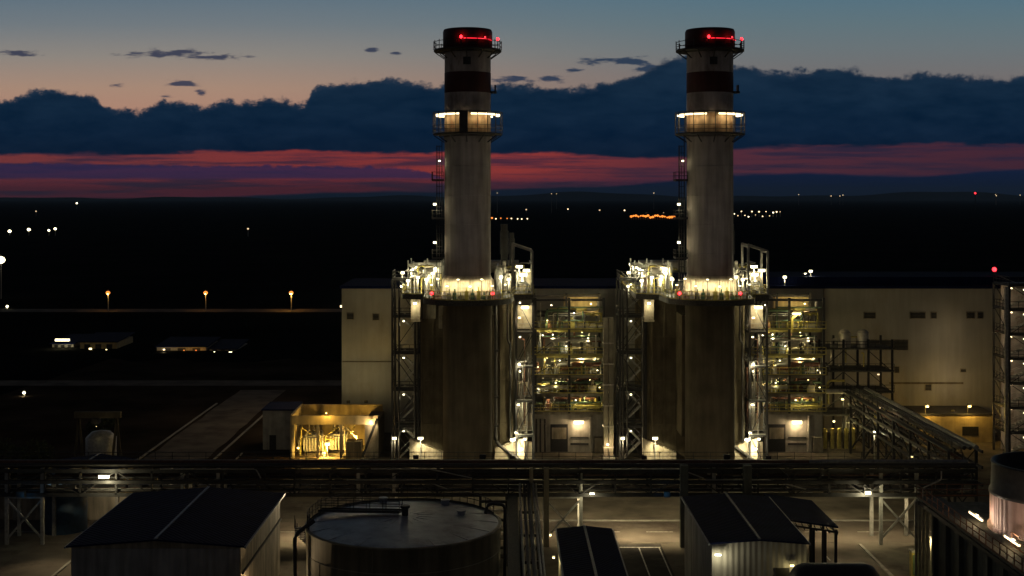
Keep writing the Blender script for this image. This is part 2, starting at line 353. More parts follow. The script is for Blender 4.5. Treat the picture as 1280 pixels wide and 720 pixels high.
# ------------------------------------------------------------------ boilers (heat recovery units behind the chimneys)
def boiler():
    cx = -5.1
    t = thing('boiler', 'brown boiler block behind the left chimney with brightly lit roof deck', 'boiler', (cx, 188, 0), 'boiler blocks behind the chimneys')
    x0, x1, y0, y1 = -11.8, .9, 180.0, 204.0
    b = MB().box(x0, x1, y0, y1, .2, 24.2)
    for i in range(9):
        x = x0 + (x1 - x0) * i / 8; b.box(x - .12, x + .12, y0 - .22, y0 - .002, .3, 24.0)
    for z in (6, 12.2, 18.3, 22.0): b.box(x0 + .13, x1 - .13, y0 - .16, y0 - .004, z, z + .25)
    for side, xx in ((-1, x0), (1, x1)):
        for i in range(14):
            y = y0 + .8 + i * 1.75
            b.box(min(xx + side * .003, xx + side * .2), max(xx + side * .003, xx + side * .2), y - .1, y + .1, .3, 24)
    b.build('casing', M['casing'], t)
    MB().box(x0 + .2, x0 + 2.0, y0 - .27, y0 - .23, 21.0, 23.2).box(x0 + 2.4, x0 + 4, y0 - .27, y0 - .23, 19.6, 23.2).build('access_panel', M['casing_l'], t)
    MB().box(cx - 3.5, cx + 3.5, 174.0, y0 - .3, 5.5, 22).build('outlet_duct', M['casing'], t)
    MB().box(x0 - .5, x1 + .5, y0 - 1.4, y0 - .3, .0, 1.2).build('plinth', M['block'], t)
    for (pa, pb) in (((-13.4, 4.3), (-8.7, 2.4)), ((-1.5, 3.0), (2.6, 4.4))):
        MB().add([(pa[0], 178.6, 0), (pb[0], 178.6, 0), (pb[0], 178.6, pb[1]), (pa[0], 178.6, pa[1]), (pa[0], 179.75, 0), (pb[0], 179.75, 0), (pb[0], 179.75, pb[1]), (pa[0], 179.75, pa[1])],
                 [(3, 2, 1, 0), (4, 5, 6, 7), (0, 1, 5, 4), (1, 2, 6, 5), (2, 3, 7, 6), (3, 0, 4, 7)]).build('lit_wedge', M['skirt'], t, 'pale sloping wedge shaped like the lamplight at the foot')  # pale wedges take the shape of lamplight at the casing foot
    MB().box(-13.2, -11.9, 178.5, 179.8, 20.9, 24.1).box(-13.3, -11.8, 178.4, 179.85, 20.7, 20.88).build('valve_room', M['skirt'], t, 'small pale box hung under the deck')
    # roof deck with semicircular front round the chimney
    z = 24.6; r = 6.0; poly = [(-14.4, 203), (-14.4, 178.2), (-11.4, 176.6)]
    arc = [(cx + r * math.cos(R(a)), 172 + r * math.sin(R(a))) for a in range(175, 366, 10)]
    poly += arc + [(1.2, 176.2), (3.9, 177), (3.9, 203)]
    d = MB().prism([p for p in poly], z - .7, z).build('roof_deck', M['grating'], t)
    rl = MB().rail([(*p, z) for p in poly], 1.15, 1.5, .075); rl.build('railing', M['yellow'], d)
    # steam drums and vessels on the roof
    for (xa, xb, y, zz, rr) in ((-13, -9.4, 186, 27.0, .8), (-12.4, 2, 194, 27.6, .95), (-1.0, 3.2, 183, 26.6, .6)):
        v = MB().tube([(xa, y, zz), (xa + .15, y, zz), (xb - .15, y, zz), (xb, y, zz)], rr, 16)
        for q in (.25, .75): v.box(xa + (xb - xa) * q - .15, xa + (xb - xa) * q + .15, y - rr, y + rr, z, zz - rr * .6)
        v.build('steam_drum', M['pipe_l'], t)
    for (x, y, h, rr, m) in ((-.2, 184, 9.6, .5, 'steel'), (.9, 186, 8.3, .35, 'steel'), (-9.3, 182.5, 4.2, .5, 'galv'), (-12.8, 183, 3.2, .35, 'galv'), (-.9, 179, 3.6, .45, 'galv'), (2.0, 181, 3.0, .5, 'pipe_l'), (-10.9, 179.5, 2.6, .4, 'pipe_l')):
        s = MB().cyl((x, y), rr, z, z + h, 14); s.cyl((x, y), rr * 1.25, z + h * .55, z + h * .9, 14)
        s.build('vent_silencer', M[m], t)
    # piping
    q = random.Random(3)
    for i in range(26):
        left = i % 2 == 0
        xa = q.uniform(-14.0, -8.6) if left else q.uniform(-1.4, 3.6); ya = q.uniform(177.8, 186)
        h = q.uniform(1.2, 4.4); xb = xa + q.uniform(-2.4, 2.4); xb = max(-14, min(3.6, xb)); rr = q.choice((.08, .11, .15, .2))
        pts = [(xa, ya, z), (xa, ya, z + h), (xb, ya, z + h)]
        if q.random() < .6: pts.append((xb, ya, z + .3))
        else: pts += [(xb, ya + 6, z + h)]
        MB().bend(pts, rr, 7).build('pipe', M[q.choice(('pipe_l', 'pipe_l', 'galv', 'pipe_r', 'yellow'))], t)
    # ring of valves/boxes round chimney foot
    for i in range(17):
        a = R(190 + i * 10); x = cx + 4.6 * math.cos(a); y = 172 + 4.6 * math.sin(a); hh = q.uniform(.5, 1.3)
        MB().box(x - .25, x + .25, y - .2, y + .2, z, z + hh).cyl((x, y), .1, z + hh, z + hh + .5, 8).build('valve_box', M[q.choice(('galv', 'pipe_g', 'yellow', 'casing_l'))], t)
    # portal frame on the right of the deck
    f = MB()
    for y in (177, 181.5):
        f.bar((1.0, y, z), (1.0, y, 31.6), .3); f.bar((3.7, y, z), (3.7, y, 30.6), .3); f.bar((1.0, y, 31.5), (3.7, y, 30.6), .3)
    f.bar((1.0, 177, 31.2), (1.0, 181.5, 31.2), .22); f.bar((3.7, 177, 30.4), (3.7, 181.5, 30.4), .22); f.bar((1, 177, 28), (1, 181.5, 28), .2)
    f.build('portal_frame', M['galv'], t)
    # upper-level steel behind
    f = MB()
    for x in (-14, -11.6, -9.2):
        for y in (184, 190): f.bar((x, y, z), (x, y, 29), .2)
    for y in (184, 190): f.bar((-14, y, 28.2), (-9.2, y, 28.2), .22, .3)
    for x in (-14, -9.2): f.bar((x, 184, 28.2), (x, 190, 28.2), .22, .3)
    f.build('drum_frame', M['galv'], t)
    # long dark downcomer with bent foot, bundle on right side
    MB().bend([(-1.4, 178.9, 24.1), (-1.4, 178.9, 3.8), (2.6, 178.2, .9)], .28, 10).build('downcomer', M['pipe_d'], t)
    MB().bend([(.3, 179.4, 24.1), (.3, 179.4, 18), (.65, 179.4, 17.5), (.65, 179.4, 1)], .16, 8).build('downcomer', M['pipe_d'], t)
    s = MB()
    for zz in (6, 10, 16.5): s.box(-1.8, -1.0, 178.5, 179.78, zz, zz + .25)
    s.build('pipe_clamp', M['steel'], t)
    # lamps: rows on posts along both sides, lamps round the chimney foot, base floodlights
    for i in range(5): lamp(t, (-13.3, 180.5 + i * 4.2, 27.7), 'cool', 190, .42, 'y', 1.6, 'tube_lamp', .2, post=24.6)
    for i in range(3): lamp(t, (-10.0, 180.0 + i * 3, 28.0), 'cool', 170, .4, 'y', 1.4, 'tube_lamp', .2, post=24.6)
    for x, y, zz in ((-12.2, 177.8, 26.9), (-11.0, 177.9, 26.6), (-9.4, 177.8, 26.6), (-.6, 177.5, 27.0), (.4, 177.9, 26.6), (-13.6, 178.2, 26.4), (-10.2, 178.8, 27.4)): lamp(t, (x, y, zz), 'cool', 130, .42, post=24.6)
    for x, y, zz in ((1.9, 177.5, 28.4), (2.9, 177.2, 27.9), (2.3, 179, 27.2)): lamp(t, (x, y, zz), 'cool', 150, .5, 'x', .9, post=24.6)
    for a in (190, 207, 224, 241, 258, 275, 292, 309, 326, 343):
        MB().bar((cx + 5.3 * math.cos(R(a)), 172.2 + 5.3 * math.sin(R(a)), z), (cx + 5.3 * math.cos(R(a)), 172.2 + 5.3 * math.sin(R(a)), 27.3), .07).build('lamp_post', M['steel'], t); lamp(t, (cx + 5.3 * math.cos(R(a)), 172.2 + 5.3 * math.sin(R(a)), 27.3 - .9 * (a % 2)), 'cool', 0, .18, 'x', .3, 'bulkhead_lamp', .05); spot((cx + 5.2 * math.cos(R(a)), 172.2 + 5.2 * math.sin(R(a)), 27.0), (cx + 3.4 * math.cos(R(a)), 172 + 3.4 * math.sin(R(a)), 25.2), t, 330, COOL, 125)
    for x in (-9.7, -1.7):
        bb = MB().cyl((x, 166.6 if 0 else 168.2), .06, z, 25.2, 8).build('beacon', M['steel'], t)
        MB().ball((x, 168.2, 25.4), .22, 10).build('lens', E['red'], bb); light((x, 168.0, 25.5), bb, 14, REDC)
    lamp(t, (-12.6, 177.9, 23.3), 'cool', 70, .4, wall=178.5)
    o = lamp(t, (-11.8, 177.6, 4.6), 'cool', 0, .45, 'x', .7, 'floodlight', .4, -.1, post=0); spot((-11.8, 177.0, 4.6), (-11.2, 178.8, 1.2), o, 900, COOL, 105)
    o = lamp(t, (1.0, 177.6, 4.4), 'cool', 0, .45, 'x', .7, 'floodlight', .4, -.1, post=0); spot((1.0, 177.0, 4.6), (0.4, 178.8, 1.2), o, 900, COOL, 105)
    return t
bo1 = boiler()

# ------------------------------------------------------------------ steel towers
def tower(t, x0, x1, y0, y1, H, lvl, lampx, stair=True, lampk='cool', lw=35, railm='steel', skip=()):
    for x in (x0, x1):
        for y in (y0, y1): MB().bar((x, y, 0), (x, y, H), .28).build('column', M['steel'], t)
    n = round(H / lvl); br = MB()
    for i in range(n):
        za = i * lvl; zb = za + lvl
        for y in (y0, y1):
            br.bar((x0, y, zb - .05), (x1, y, zb - .05), .2)
            if i % 2: br.bar((x0, y, za), (x1, y, zb), .1)
            else: br.bar((x1, y, za), (x0, y, zb), .1)
        for x in (x0, x1):
            br.bar((x, y0, zb - .05), (x, y1, zb - .05), .2); br.bar((x, y0, za), (x, y1, zb), .1)
    br.build('bracing', M['steel'], t)
    for i in range(n):
        z = (i + 1) * lvl
        d = MB().box(x0 + .15, x1 - .15, y0 + .15, (y0 + y1) / 2 if stair and i < n - 1 else y1 - .15, z, z + .1).build('landing', M['grating'], t)
        MB().rail([(x0, y1, z + .1), (x0, y0, z + .1), (x1, y0, z + .1), (x1, y1, z + .1)], 1.1, 1.3, .07).build('railing', M[railm], d)
        if stair:
            s = MB()
            for sgn, ya, za in ((1, y0 + (y1 - y0) * .55, z - lvl), (-1, y0 + (y1 - y0) * .8, z - lvl / 2)):
                xa, xb = (x0 + .5, x1 - .5) if sgn > 0 else (x1 - .5, x0 + .5)
                for w in (-.45, .45): s.bar((xa, ya + w, za), (xb, ya + w, za + lvl / 2), .06, .25)
                for j in range(9):
                    f = (j + .5) / 9; s.box(min(xa, xb) + abs(xb - xa) * (f if sgn > 0 else 1 - f) - .14, min(xa, xb) + abs(xb - xa) * (f if sgn > 0 else 1 - f) + .14, ya - .42, ya + .42, za + lvl / 2 * f, za + lvl / 2 * f + .04)
                for w in (-.45, .45): s.bar((xa, ya + w, za + 1), (xb, ya + w, za + lvl / 2 + 1), .05)
            s.build('stair_flight', M['galv'], t)
        if i not in skip: lamp(t, (lampx, y0 + .3, z - .7), lampk, lw, .24)
st1 = thing('stair_tower', 'dark lattice stair tower between hall end wall and left boiler', 'stair tower', (-14.3, 185.5, 0), 'lattice stair towers')
tower(st1, -16.2, -12.5, 183, 188, 26.25, 5.25, -14.6, lw=22)
lamp(st1, P(493, 548, 182.4), 'cool', 160, .5)
lamp(st1, P(503, 341, 184), 'cool', 40, .5)
MB().bar(P(503, 343, 184.2), P(503, 372, 184.2), .12).build('lamp_pole', M['galv'], st1)
lamp(st1, P(502, 358, 184), 'cool', 40, .34)
for x in (-15.8, -15.2): MB().tube([(x, 182.7, .2), (x, 182.7, 25)], .14, 8).build('riser_pipe', M['pipe_d'], st1)
MB().tube([(-12.9, 182.6, .2), (-12.9, 182.6, 24)], .2, 8).build('riser_pipe', M['pipe_d'], st1)

ac1 = thing('access_tower', 'lattice platform tower with bright lamps right of left boiler', 'platform tower', (2.6, 181, 0), 'lattice platform towers')
tower(ac1, 1.5, 3.9, 178.6, 183, 24.0, 4.8, 2.0, False, 'cool', 60, 'galv', skip=(1,))
qq = random.Random(11)
for i in range(9):
    x = 1.6 + i * .27; z0 = qq.uniform(.3, 10); z1 = z0 + qq.uniform(6, 13); y = qq.uniform(178.9, 181)
    MB().bend([(x, y, z0), (x, y, min(z1, 23)), (x + qq.uniform(-1, 1), y + 1.5, min(z1, 23))], qq.choice((.07, .1, .14)), 7).build('pipe', M[qq.choice(('pipe_l', 'galv', 'pipe_r'))], ac1)
for za, zb in ((19.5, 22.8), (24.9, 27.6), (.4, 3.6), (5.2, 7.6), (10.2, 12.0)): MB().box(1.7, 3.7, 180.4, 180.7, za, zb).build('light_catcher', M['skirt'], ac1)  # pale panels added behind the lamps to catch a splash of light
lamp(ac1, (2.7, 178.4, 22.7), 'cool', 330, .55, 'x', 1.0)
lamp(ac1, (1.9, 178.0, 21.3), 'warm', 60, .35)
for px, py in ((649, 455), (648, 506), (645, 541), (656, 549), (652, 561)): lamp(ac1, P(px, py, 178), 'cool', 170, .34)

# ------------------------------------------------------------------ pipe structures between the units
def pipeframe():
    t = thing('pipe_structure', 'open steel pipe structure with lit decks between the two boilers', 'pipe structure', (9.5, 194, 0), 'open steel pipe structures')
    xs = (4.4, 9.4, 14.5); ys = (190, 198)
    for x in xs:
        for y in (189.3, 198): MB().bar((x, y, 6.1), (x, y, 23.2), .34).build('column', M['steel'], t)
    q = random.Random(5)
    lv = (6.3, 9.0, 11.7, 14.7, 18.5)
    for n, z in enumerate(lv):
        b = MB()
        for y in ys: b.bar((xs[0], y, z - .25), (xs[2], y, z - .25), .25, .45)
        for x in xs: b.bar((x, ys[0], z - .25), (x, ys[1], z - .25), .2, .4)
        b.build('floor_beam', M['yellow' if n in (4, 3) else 'casing_l'], t)
        d = MB().box(xs[0] - .6, xs[2] + .3, ys[0] - .9, ys[1], z, z + .08).build('deck', M['grating'], t)
        MB().rail([(xs[0] - .6, ys[0] - .9, z + .08), (xs[2] + .3, ys[0] - .9, z + .08)], 1.1, 1.4, .08).build('railing', M['yellow'], d)
        top = (lv[n + 1] if n < 4 else 22.5) - z
        for i in range(13):
            xa = q.uniform(xs[0], xs[2] - 2); xb = q.uniform(xa + 1.5, xs[2]); y = q.uniform(190, 194); zz = z + q.uniform(.5, top - .6); rr = q.choice((.07, .1, .1, .14, .2, .28))
            pts = [(xa, y, zz), (xb, y, zz)]
            if q.random() < .6: pts = [(xa, y, z + .1)] + pts
            if q.random() < .6: pts = pts + [(xb, y, zz + (top - .5 if q.random() < .5 else -.6) * .4)]
            MB().bend(pts, rr, 8).build('pipe', M[q.choice(('pipe_l', 'pipe_l', 'galv', 'pipe_r', 'yellow', 'pipe_g'))], t)
        for i in range(7):
            x = q.uniform(xs[0], xs[2]); h = q.uniform(1, top); MB().tube([(x, q.uniform(189.6, 191), z + .1), (x, 190.5, z + h)], q.choice((.05, .08, .12)), 6).build('riser_pipe', M[q.choice(('galv', 'pipe_l', 'steel', 'yellow', 'steel'))], t)
        for i in range(5):
            x = q.uniform(xs[0] + .4, xs[2] - .6); s = q.uniform(.3, .6); y = q.uniform(189.8, 192)
            MB().box(x - s, x + s, y, y + .8, z + .1, z + .3 + s * 1.6).cyl((x, y + .4), s * .5, z + .3 + s * 1.6, z + .6 + s * 2.2, 10).build('valve_skid', M[q.choice(('galv', 'casing_l', 'yellow', 'pipe_l', 'pipe_r'))], t)
    # big horizontal headers
    for (xa, xb, y, z, rr, m) in ((6.6, 12.4, 189.4, 16.9, .3, 'pipe_l'), (4.6, 9.2, 189.6, 9.9, .32, 'pipe_l'), (9.9, 14.2, 190.6, 13.2, .35, 'pipe_r'), (4.6, 10.5, 192, 20.6, .5, 'pipe_d')):
        MB().tube([(xa, y, z), (xa + .2, y, z), (xb - .2, y, z), (xb, y, z)], rr, 12).build('header', M[m], t)
    MB().box(9.0, 14.6, 198.3, 199, 19.6, 23.0).build('back_panel', M['yellow_wall'], t)
    br = MB()
    for (za, zb) in zip(lv, lv[1:]): br.bar((xs[0], 190, za), (xs[1], 190, zb), .12)
    br.build('bracing', M['steel'], t); br = MB()
    br.bar((xs[0], 190, 22.8), (xs[2], 190, 22.8), .3); br.bar((xs[0], 198, 22.8), (xs[2], 198, 22.8), .3)
    br.build('top_beam', M['steel'], t)
    for x, y, z, kk, w in ((10.1, 189.4, 20.9, 'cool', 130), (5.5, 189.6, 17.6, 'cool', 90), (7.0, 189.6, 17.7, 'cool', 110), (11.4, 191, 17.9, 'yel', 240), (6.2, 191, 14.1, 'yel', 260), (11.3, 190.9, 14.1, 'yel', 260), (13.4, 191, 14.0, 'yel', 90),
                           (5.6, 191, 11.1, 'yel', 150), (8.2, 191, 11.1, 'yel', 200), (12.6, 191, 10.8, 'yel', 220), (6, 191, 8.5, 'warm', 130), (11.9, 191, 8.4, 'yel', 120), (13, 195, 21.8, 'yel', 420), (7, 195, 21.6, 'warm', 160), (9.0, 190.2, 15.9, 'cool', 50), (13.6, 189.6, 12.4, 'cool', 40), (4.9, 189.6, 9.6, 'cool', 60), (10.4, 189.5, 8.0, 'cool', 50), (8.0, 189.3, 13.9, 'cool', 30), (12.2, 189.3, 17.2, 'cool', 40), (4.8, 189.4, 12.9, 'cool', 30), (13.9, 189.4, 9.9, 'yel', 50), (7.4, 189.3, 10.6, 'cool', 30), (6.2, 189.6, 19.8, 'yel', 60)):
        lamp(t, (x, y, z), kk, w * 1.05, .18)
    return t
pf1 = pipeframe()
def pumphouse():
    t = thing('pump_house', 'low grey pump house lit by one white wall lamp between the boilers', 'pump house', (9.5, 190, 0), 'low pump houses')
    MB().box(4.2, 14.8, 191.5, 199, 0, 5.9).build('wall', M['block'], t)
    MB().box(4.0, 15.0, 190.9, 199.2, 5.9, 6.05).build('roof', M['steel'], t)
    MB().box(6.7, 9.3, 191.42, 191.498, 0, 4.1).build('door', M['louver'], t)
    MB().box(9.7, 12.4, 191.4, 191.498, 1.0, 1.3).box(9.7, 12.4, 191.38, 191.498, 2.0, 2.2).build('wall_rail', M['steel'], t)
    MB().box(6.9, 9.1, 191.36, 191.416, 1.9, 3.6).build('shutter', M['casing_l'], t)
    for x in (4.6, 5.2, 5.9): MB().bend([(x, 190.8, 0), (x, 190.8, 4.4), (x, 191.5, 4.8)], .14, 8).build('pipe', M['pipe_d'], t)
    MB().box(12.6, 13.0, 190.6, 191.49, 0, 5.4).build('pilaster', M['block'], t)
    MB().box(13.2, 14.6, 190.2, 191.3, 0, 2.3).build('control_cabinet', M['casing_l'], t)
    lamp(t, (10.9, 190.9, 4.5), 'warm', 300, .7, 'x', 1.4, 'wall_lamp', .2)
    return t
ph1 = pumphouse()
dt = thing('duct', 'tall pale vertical duct between the pipe structure and right stair tower', 'duct', (14.9, 184.5, 0))
d = MB().box(14.1, 14.75, 184, 185.2, 0, 20.7).box(14.85, 15.5, 184, 185.2, 0, 20.7)
d.build('shaft', M['casing_l'], dt)
d = MB()
for z in range(2, 20, 3): d.box(14.0, 15.6, 183.9, 185.3, z, z + .14)
d.build('flange', M['pipe_l'], dt)
lamp(dt, (14.6, 183.0, 2.7), 'warm', 170, .3); fl = MB().box(14.3, 14.7, 181.6, 182, 0, .5).build('added_uplight', M['steel'], dt); spot((14.5, 181.8, .7), (14.8, 184, 11), fl, 500, YEL, 80)  # foot lamp and upward spot added to brighten the duct
MB().box(14.0, 15.7, 183.2, 186, 0, .8).build('footing', M['block'], dt)

# copies for the right-hand unit
for o, lab in ((ch1, 'tall round chimney with dark red bands, the right one nearer the long wall'),
               (bo1, 'brown boiler block behind the right chimney with brightly lit roof deck'),
               (st1, 'dark lattice stair tower beside the pale duct, left of right boiler'),
               (ac1, 'lattice platform tower with bright lamps right of right boiler'),
               (pf1, 'open steel pipe structure with lit decks between right boiler and long wall'),
               (ph1, 'low grey pump house under the pipe structure near the long wall')):
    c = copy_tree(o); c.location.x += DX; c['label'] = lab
    for h in list(c.children):
        if h.name.split('.')[0] == 'gallery_cabinet': bpy.data.objects.remove(h)
    for h in c.children:
        if h.name.split('.')[0] in ('shaft', 'lower_shaft', 'painted_band', 'base_skirt', 'seam_ring') and c.name.startswith('chimney'): h.rotation_euler.z = R(95)
    for nm, pick in (('vent_silencer', 1), ('steam_drum', 2), ('access_panel', 0)):
        hh = [h for h in c.children if h.name.split('.')[0] == nm]
        if len(hh) > pick and nm != 'steam_drum': bpy.data.objects.remove(hh[pick])
# ------------------------------------------------------------------ turbine hall
th = thing('turbine_hall', 'long pale windowless power hall behind both boilers', 'hall', (30, 215, 0))
MB().box(-26.5, 108, 207, 226, 0, 23.3).build('wall', M['hall'], th)
MB().box(-26.8, 108.3, 206.7, 226.3, 23.3, 23.75).build('roof', M['roof'], th)
MB().box(28, 108, 210, 225, 23.75, 25.0).build('roof_monitor', M['roof'], th)
for px, py, w, h in ((438, 395, 8, 7), (470, 396, 7, 7), (1087, 394, 14, 7), (1147, 394, 18, 7), (1167, 394, 6, 7), (1213, 394, 9, 7), (1225, 394, 6, 7), (1098, 431, 36, 12), (1126, 431, 17, 12), (1121, 462, 5, 7), (1204, 463, 6, 3), (1160, 484, 7, 7)):
    x, y, z = P(px, py, 207); s = FPX / 207
    f = MB().box(x - w / s / 2 - .12, x + w / s / 2 + .12, 206.9, 206.998, z - h / s / 2 - .12, z + h / s / 2 + .12).build('louvre', M['casing_l'], th)
    b = MB(); n = max(2, int(h / s / .2))
    for i in range(n):
        zz = z - h / s / 2 + (h / s) * i / n; b.box(x - w / s / 2, x + w / s / 2, 206.84, 206.899, zz, zz + h / s / n * .8)
    b.build('slats', M['louver'], f)
MB().box(62, 74, 206.9, 206.99, P(0, 480, 207)[2], P(0, 480, 207)[2] + .3).box(-26.4, -18, 206.9, 206.99, 11.4, 11.55).build('cladding_joint', M['casing'], th)
for px in (1030, 1250):
    x = P(px, 400, 206.8)[0]; MB().tube([(x, 206.8, .2), (x, 206.8, 23.2)], .11, 8).build('downpipe', M['casing_l'], th)

lamp(th, P(981, 351, 207.5)[:2] + (P(981, 351, 207.5)[2] + .6,), 'cool', 60, .5, 'x', .5, 'roof_lamp', post=23.75)
lamp(th, (-27.2, 212, 20), 'warm', 1700, .5, 'y', .8, 'wall_lamp', .4)  # this and next lamp added on the hidden end wall to light the road
lamp(th, (-27.2, 222, 20), 'warm', 1700, .5, 'y', .8, 'wall_lamp', .4)
rb = thing('roof_beacon', 'small red warning light on the hall roof at right', 'warning light', (P(1243, 350, 212)[0], 212, 25))
x = rb.location.x
MB().cyl((x, 212), .1, 25, 25.9, 8).build('post', M['steel'], rb)
MB().ball((x, 212, 26.1), .38, 10).build('lens', E['red'], rb); light((x, 211.4, 26.2), rb, 15, REDC)
rl = thing('roof_floodlight', 'pair of white floodlights on a bracket over the hall roof', 'floodlight', (P(1013, 340, 212)[0], 212, 25))
x, _, z = P(1013, 339, 212)
MB().bar((x, 212, 25), (x, 212, z), .14).bar((x - 1.4, 212, z - .4), (x + .4, 212, z + .1), .1).build('bracket', M['steel'], rl)
lamp(rl, (x, 211.8, z), 'cool', 90, .5); lamp(rl, (x - .9, 211.8, z - .4), 'cool', 20, .26)

for px in (436, 458): spot_x = P(px, 0, 198)[0]; fl = MB().box(spot_x - .25, spot_x + .25, 197.2, 197.6, 6.3, 6.7).build('added_washer', M['steel'], th); spot((spot_x, 197.4, 6.9), (spot_x, 207, 14), fl, 560, (1, .78, .36), 125)  # washers added to brighten the left part of the hall wall
for xx in (58, 70): fl = MB().box(xx - .25, xx + .25, 200.4, 200.8, 4.41, 4.75).build('added_washer', M['steel'], th); spot((xx, 200.6, 5.0), (xx + 1, 207, 14), fl, 110, (1, .84, .6), 125)  # more washers added for the right part of the wall
# annex in front of the long wall, right
an = thing('annex', 'low flat annex lit orange at the foot of the long hall wall', 'annex', (69, 202, 0))
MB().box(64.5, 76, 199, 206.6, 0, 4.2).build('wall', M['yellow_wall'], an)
MB().box(64.3, 76.2, 198.8, 206.7, 4.2, 4.4).build('roof', M['steel'], an)
MB().box(67, 68.2, 198.93, 198.998, 0, 2.2).build('door', M['louver'], an)
MB().box(71, 73.5, 198.93, 198.998, 1, 2.4).build('window', M['louver'], an)
for px in (1159, 1212): lamp(an, P(px, 508, 198.3), 'gold', 400, .34, 'x', .45, 'post_lamp', .3, dy=-.2, wall=199.2)
for px in (1159, 1212): x = P(px, 508, 198.3)[0]; MB().bar((x, 199.2, 4.4), (x, 199.2, 6.0), .1).build('lamp_post', M['steel'], an)
# lit stair tower at the right edge
st3 = thing('stair_tower', 'brightly lit lattice stair tower at the right edge against the hall', 'stair tower', (76, 190, 0), 'lattice stair towers')
tower(st3, 73.6, 79, 187, 193, 25.2, 3.6, 75.9, True, 'cool', 26, 'steel')
light((71.8, 203, 9), st3, 160, WARM); light((71.5, 203, 16), st3, 110, WARM)  # bare lights without fixtures, added to graze the hall wall
MB().box(74.5, 79, 192.4, 192.6, .2, 25).build('back_sheeting', M['white'], st3)
for i in range(7): lamp(st3, (75.2, 190.6, 2.9 + 3.6 * i), 'warm', 32, .26, 'x', .45)
MB().bar((73.0, 186.6, 0), (73.0, 186.6, 25), .4).build('lit_mast', M['galv'], st3)

# dark framework with small silos, right of unit 2
sf = thing('silo_frame', 'dark open steel frame with small pale silos beside the long wall', 'steel frame', (52, 196, 0))
for x in (47.5, 51.2, 55, 58.6):
    for y in (194, 200): MB().bar((x, y, 0), (x, y, 16.5), .3).build('column', M['steel'], sf)
for z in (5, 8.4, 11.6, 15.0):
    d = MB().box(47.3, 58.8, 193.6, 200.4, z, z + .15).build('deck', M['grating'], sf)
    MB().rail([(47.3, 193.6, z + .15), (58.8, 193.6, z + .15)], 1.1, 1.5, .07).build('railing', M['steel'], sf)
b = MB()
for z in (0, 5, 8.4, 11.6):
    b.bar((47.5, 194, z), (51.2, 194, z + 3.2), .12); b.bar((58.6, 194, z), (55, 194, z + 3.2), .12); b.bar((51.2, 194, z + 3.2), (55, 194, z), .12)
b.build('bracing', M['steel'], sf)
for x in (51.6, 54.4): MB().cyl((x, 195), .95, 15.2, 17.4, 16).lathe((x, 195, 0), [(.95, 17.4), (.5, 17.9), (.05, 18)], 16).build('silo', M['pipe_l'], sf)
q = random.Random(21)
for i in range(16):
    x = q.uniform(47.5, 58); z = q.uniform(1, 13); h = q.uniform(1.5, 4); y = q.uniform(193.2, 196)
    MB().bend([(x, y, z), (x, y, z + h), (x + q.uniform(-3, 3), y, z + h)], q.choice((.08, .12, .18)), 7).build('pipe', M[q.choice(('pipe_l', 'galv', 'pipe_d', 'yellow'))], sf)
for x, y, z, kk, w in ((54.2, 193.5, 8.1, 'dim', 30), (49.6, 193.4, 4.2, 'yel', 150), (50.9, 193.4, 7.5, 'yel', 70), (52.5, 193.4, 4.3, 'yel', 90), (56.5, 194, 11.2, 'dim', 20)): lamp(sf, (x, y, z), kk, w, .3)
for i in range(5): MB().tube([(48.2 + i * 1.05, 193.0, .2), (48.2 + i * 1.05, 193.0, 3.2)], .3, 10).build('yellow_tank', M['yellow'], sf)
dv = thing('deck_lamp', 'yellow post with slanted orange lamp on the right pipe structure', 'lamp', P(990, 412, 189))
a = P(990, 416, 188.6); b2 = P(990, 398, 188.6); c2 = P(997, 392, 188.6)
MB().bar(a, b2, .3).bar(b2, c2, .3).build('post', M['yellow'], dv)
lamp(dv, (c2[0] - .2, 188.3, c2[2]), 'yel', 160, .45, 'x', 1.2)

# ------------------------------------------------------------------ transformer bay by the hall end
tb = thing('transformer_bay', 'open bay of ochre walls glowing under sodium light left of stair tower', 'transformer bay', (-25, 193, 0))
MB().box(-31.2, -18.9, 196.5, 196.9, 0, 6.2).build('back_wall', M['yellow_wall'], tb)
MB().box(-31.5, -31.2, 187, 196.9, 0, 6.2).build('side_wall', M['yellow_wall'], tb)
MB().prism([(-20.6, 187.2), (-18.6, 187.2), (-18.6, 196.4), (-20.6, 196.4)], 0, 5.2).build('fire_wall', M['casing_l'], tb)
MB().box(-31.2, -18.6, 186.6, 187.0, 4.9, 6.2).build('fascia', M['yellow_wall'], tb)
for x in (-31.0, -27.4, -24.0): MB().box(x - .18, x + .18, 186.65, 186.95, 0, 4.9).build('column', M['casing_l'], tb)
MB().bar((-18.7, 186.2, 5.8), (-20.8, 186.2, .3), .35).build('brace', M['steel'], tb)
for x, y, s in ((-28.6, 191, 1.3), (-25.0, 192, 1.2)):
    tr = MB().box(x - s, x + s, y - s, y + s, .4, 2.7)
    for i in range(6): tr.box(x - s + i * .42, x - s + .2 + i * .42, y - s - .5, y - s - .004, .6, 2.4)
    o = tr.build('transformer', M['galv'], tb)
    for i in (-1, 0, 1):
        bs = MB()
        for kk in range(5): bs.cyl((x + i * .7, y), .22 - .02 * kk, 2.704 + kk * .25, 2.84 + kk * .25, 10)
        bs.cyl((x + i * .7, y), .06, 2.7, 4.2, 6); bs.build('bushing', M['casing_l'], o)
q = random.Random(9)
for i in range(12):
    x = q.uniform(-30.6, -22); MB().bend([(x, q.uniform(188, 190), 0), (x, 189, q.uniform(2, 4.4)), (x + q.uniform(-2, 2), 190.5, q.uniform(2, 4.6))], .08, 6).build('busbar', M[q.choice(('galv', 'pipe_l', 'yellow'))], tb)
MB().box(-23.2, -21.0, 186.0, 188.4, 0, 2.5).build('cabinet', M['casing'], tb)
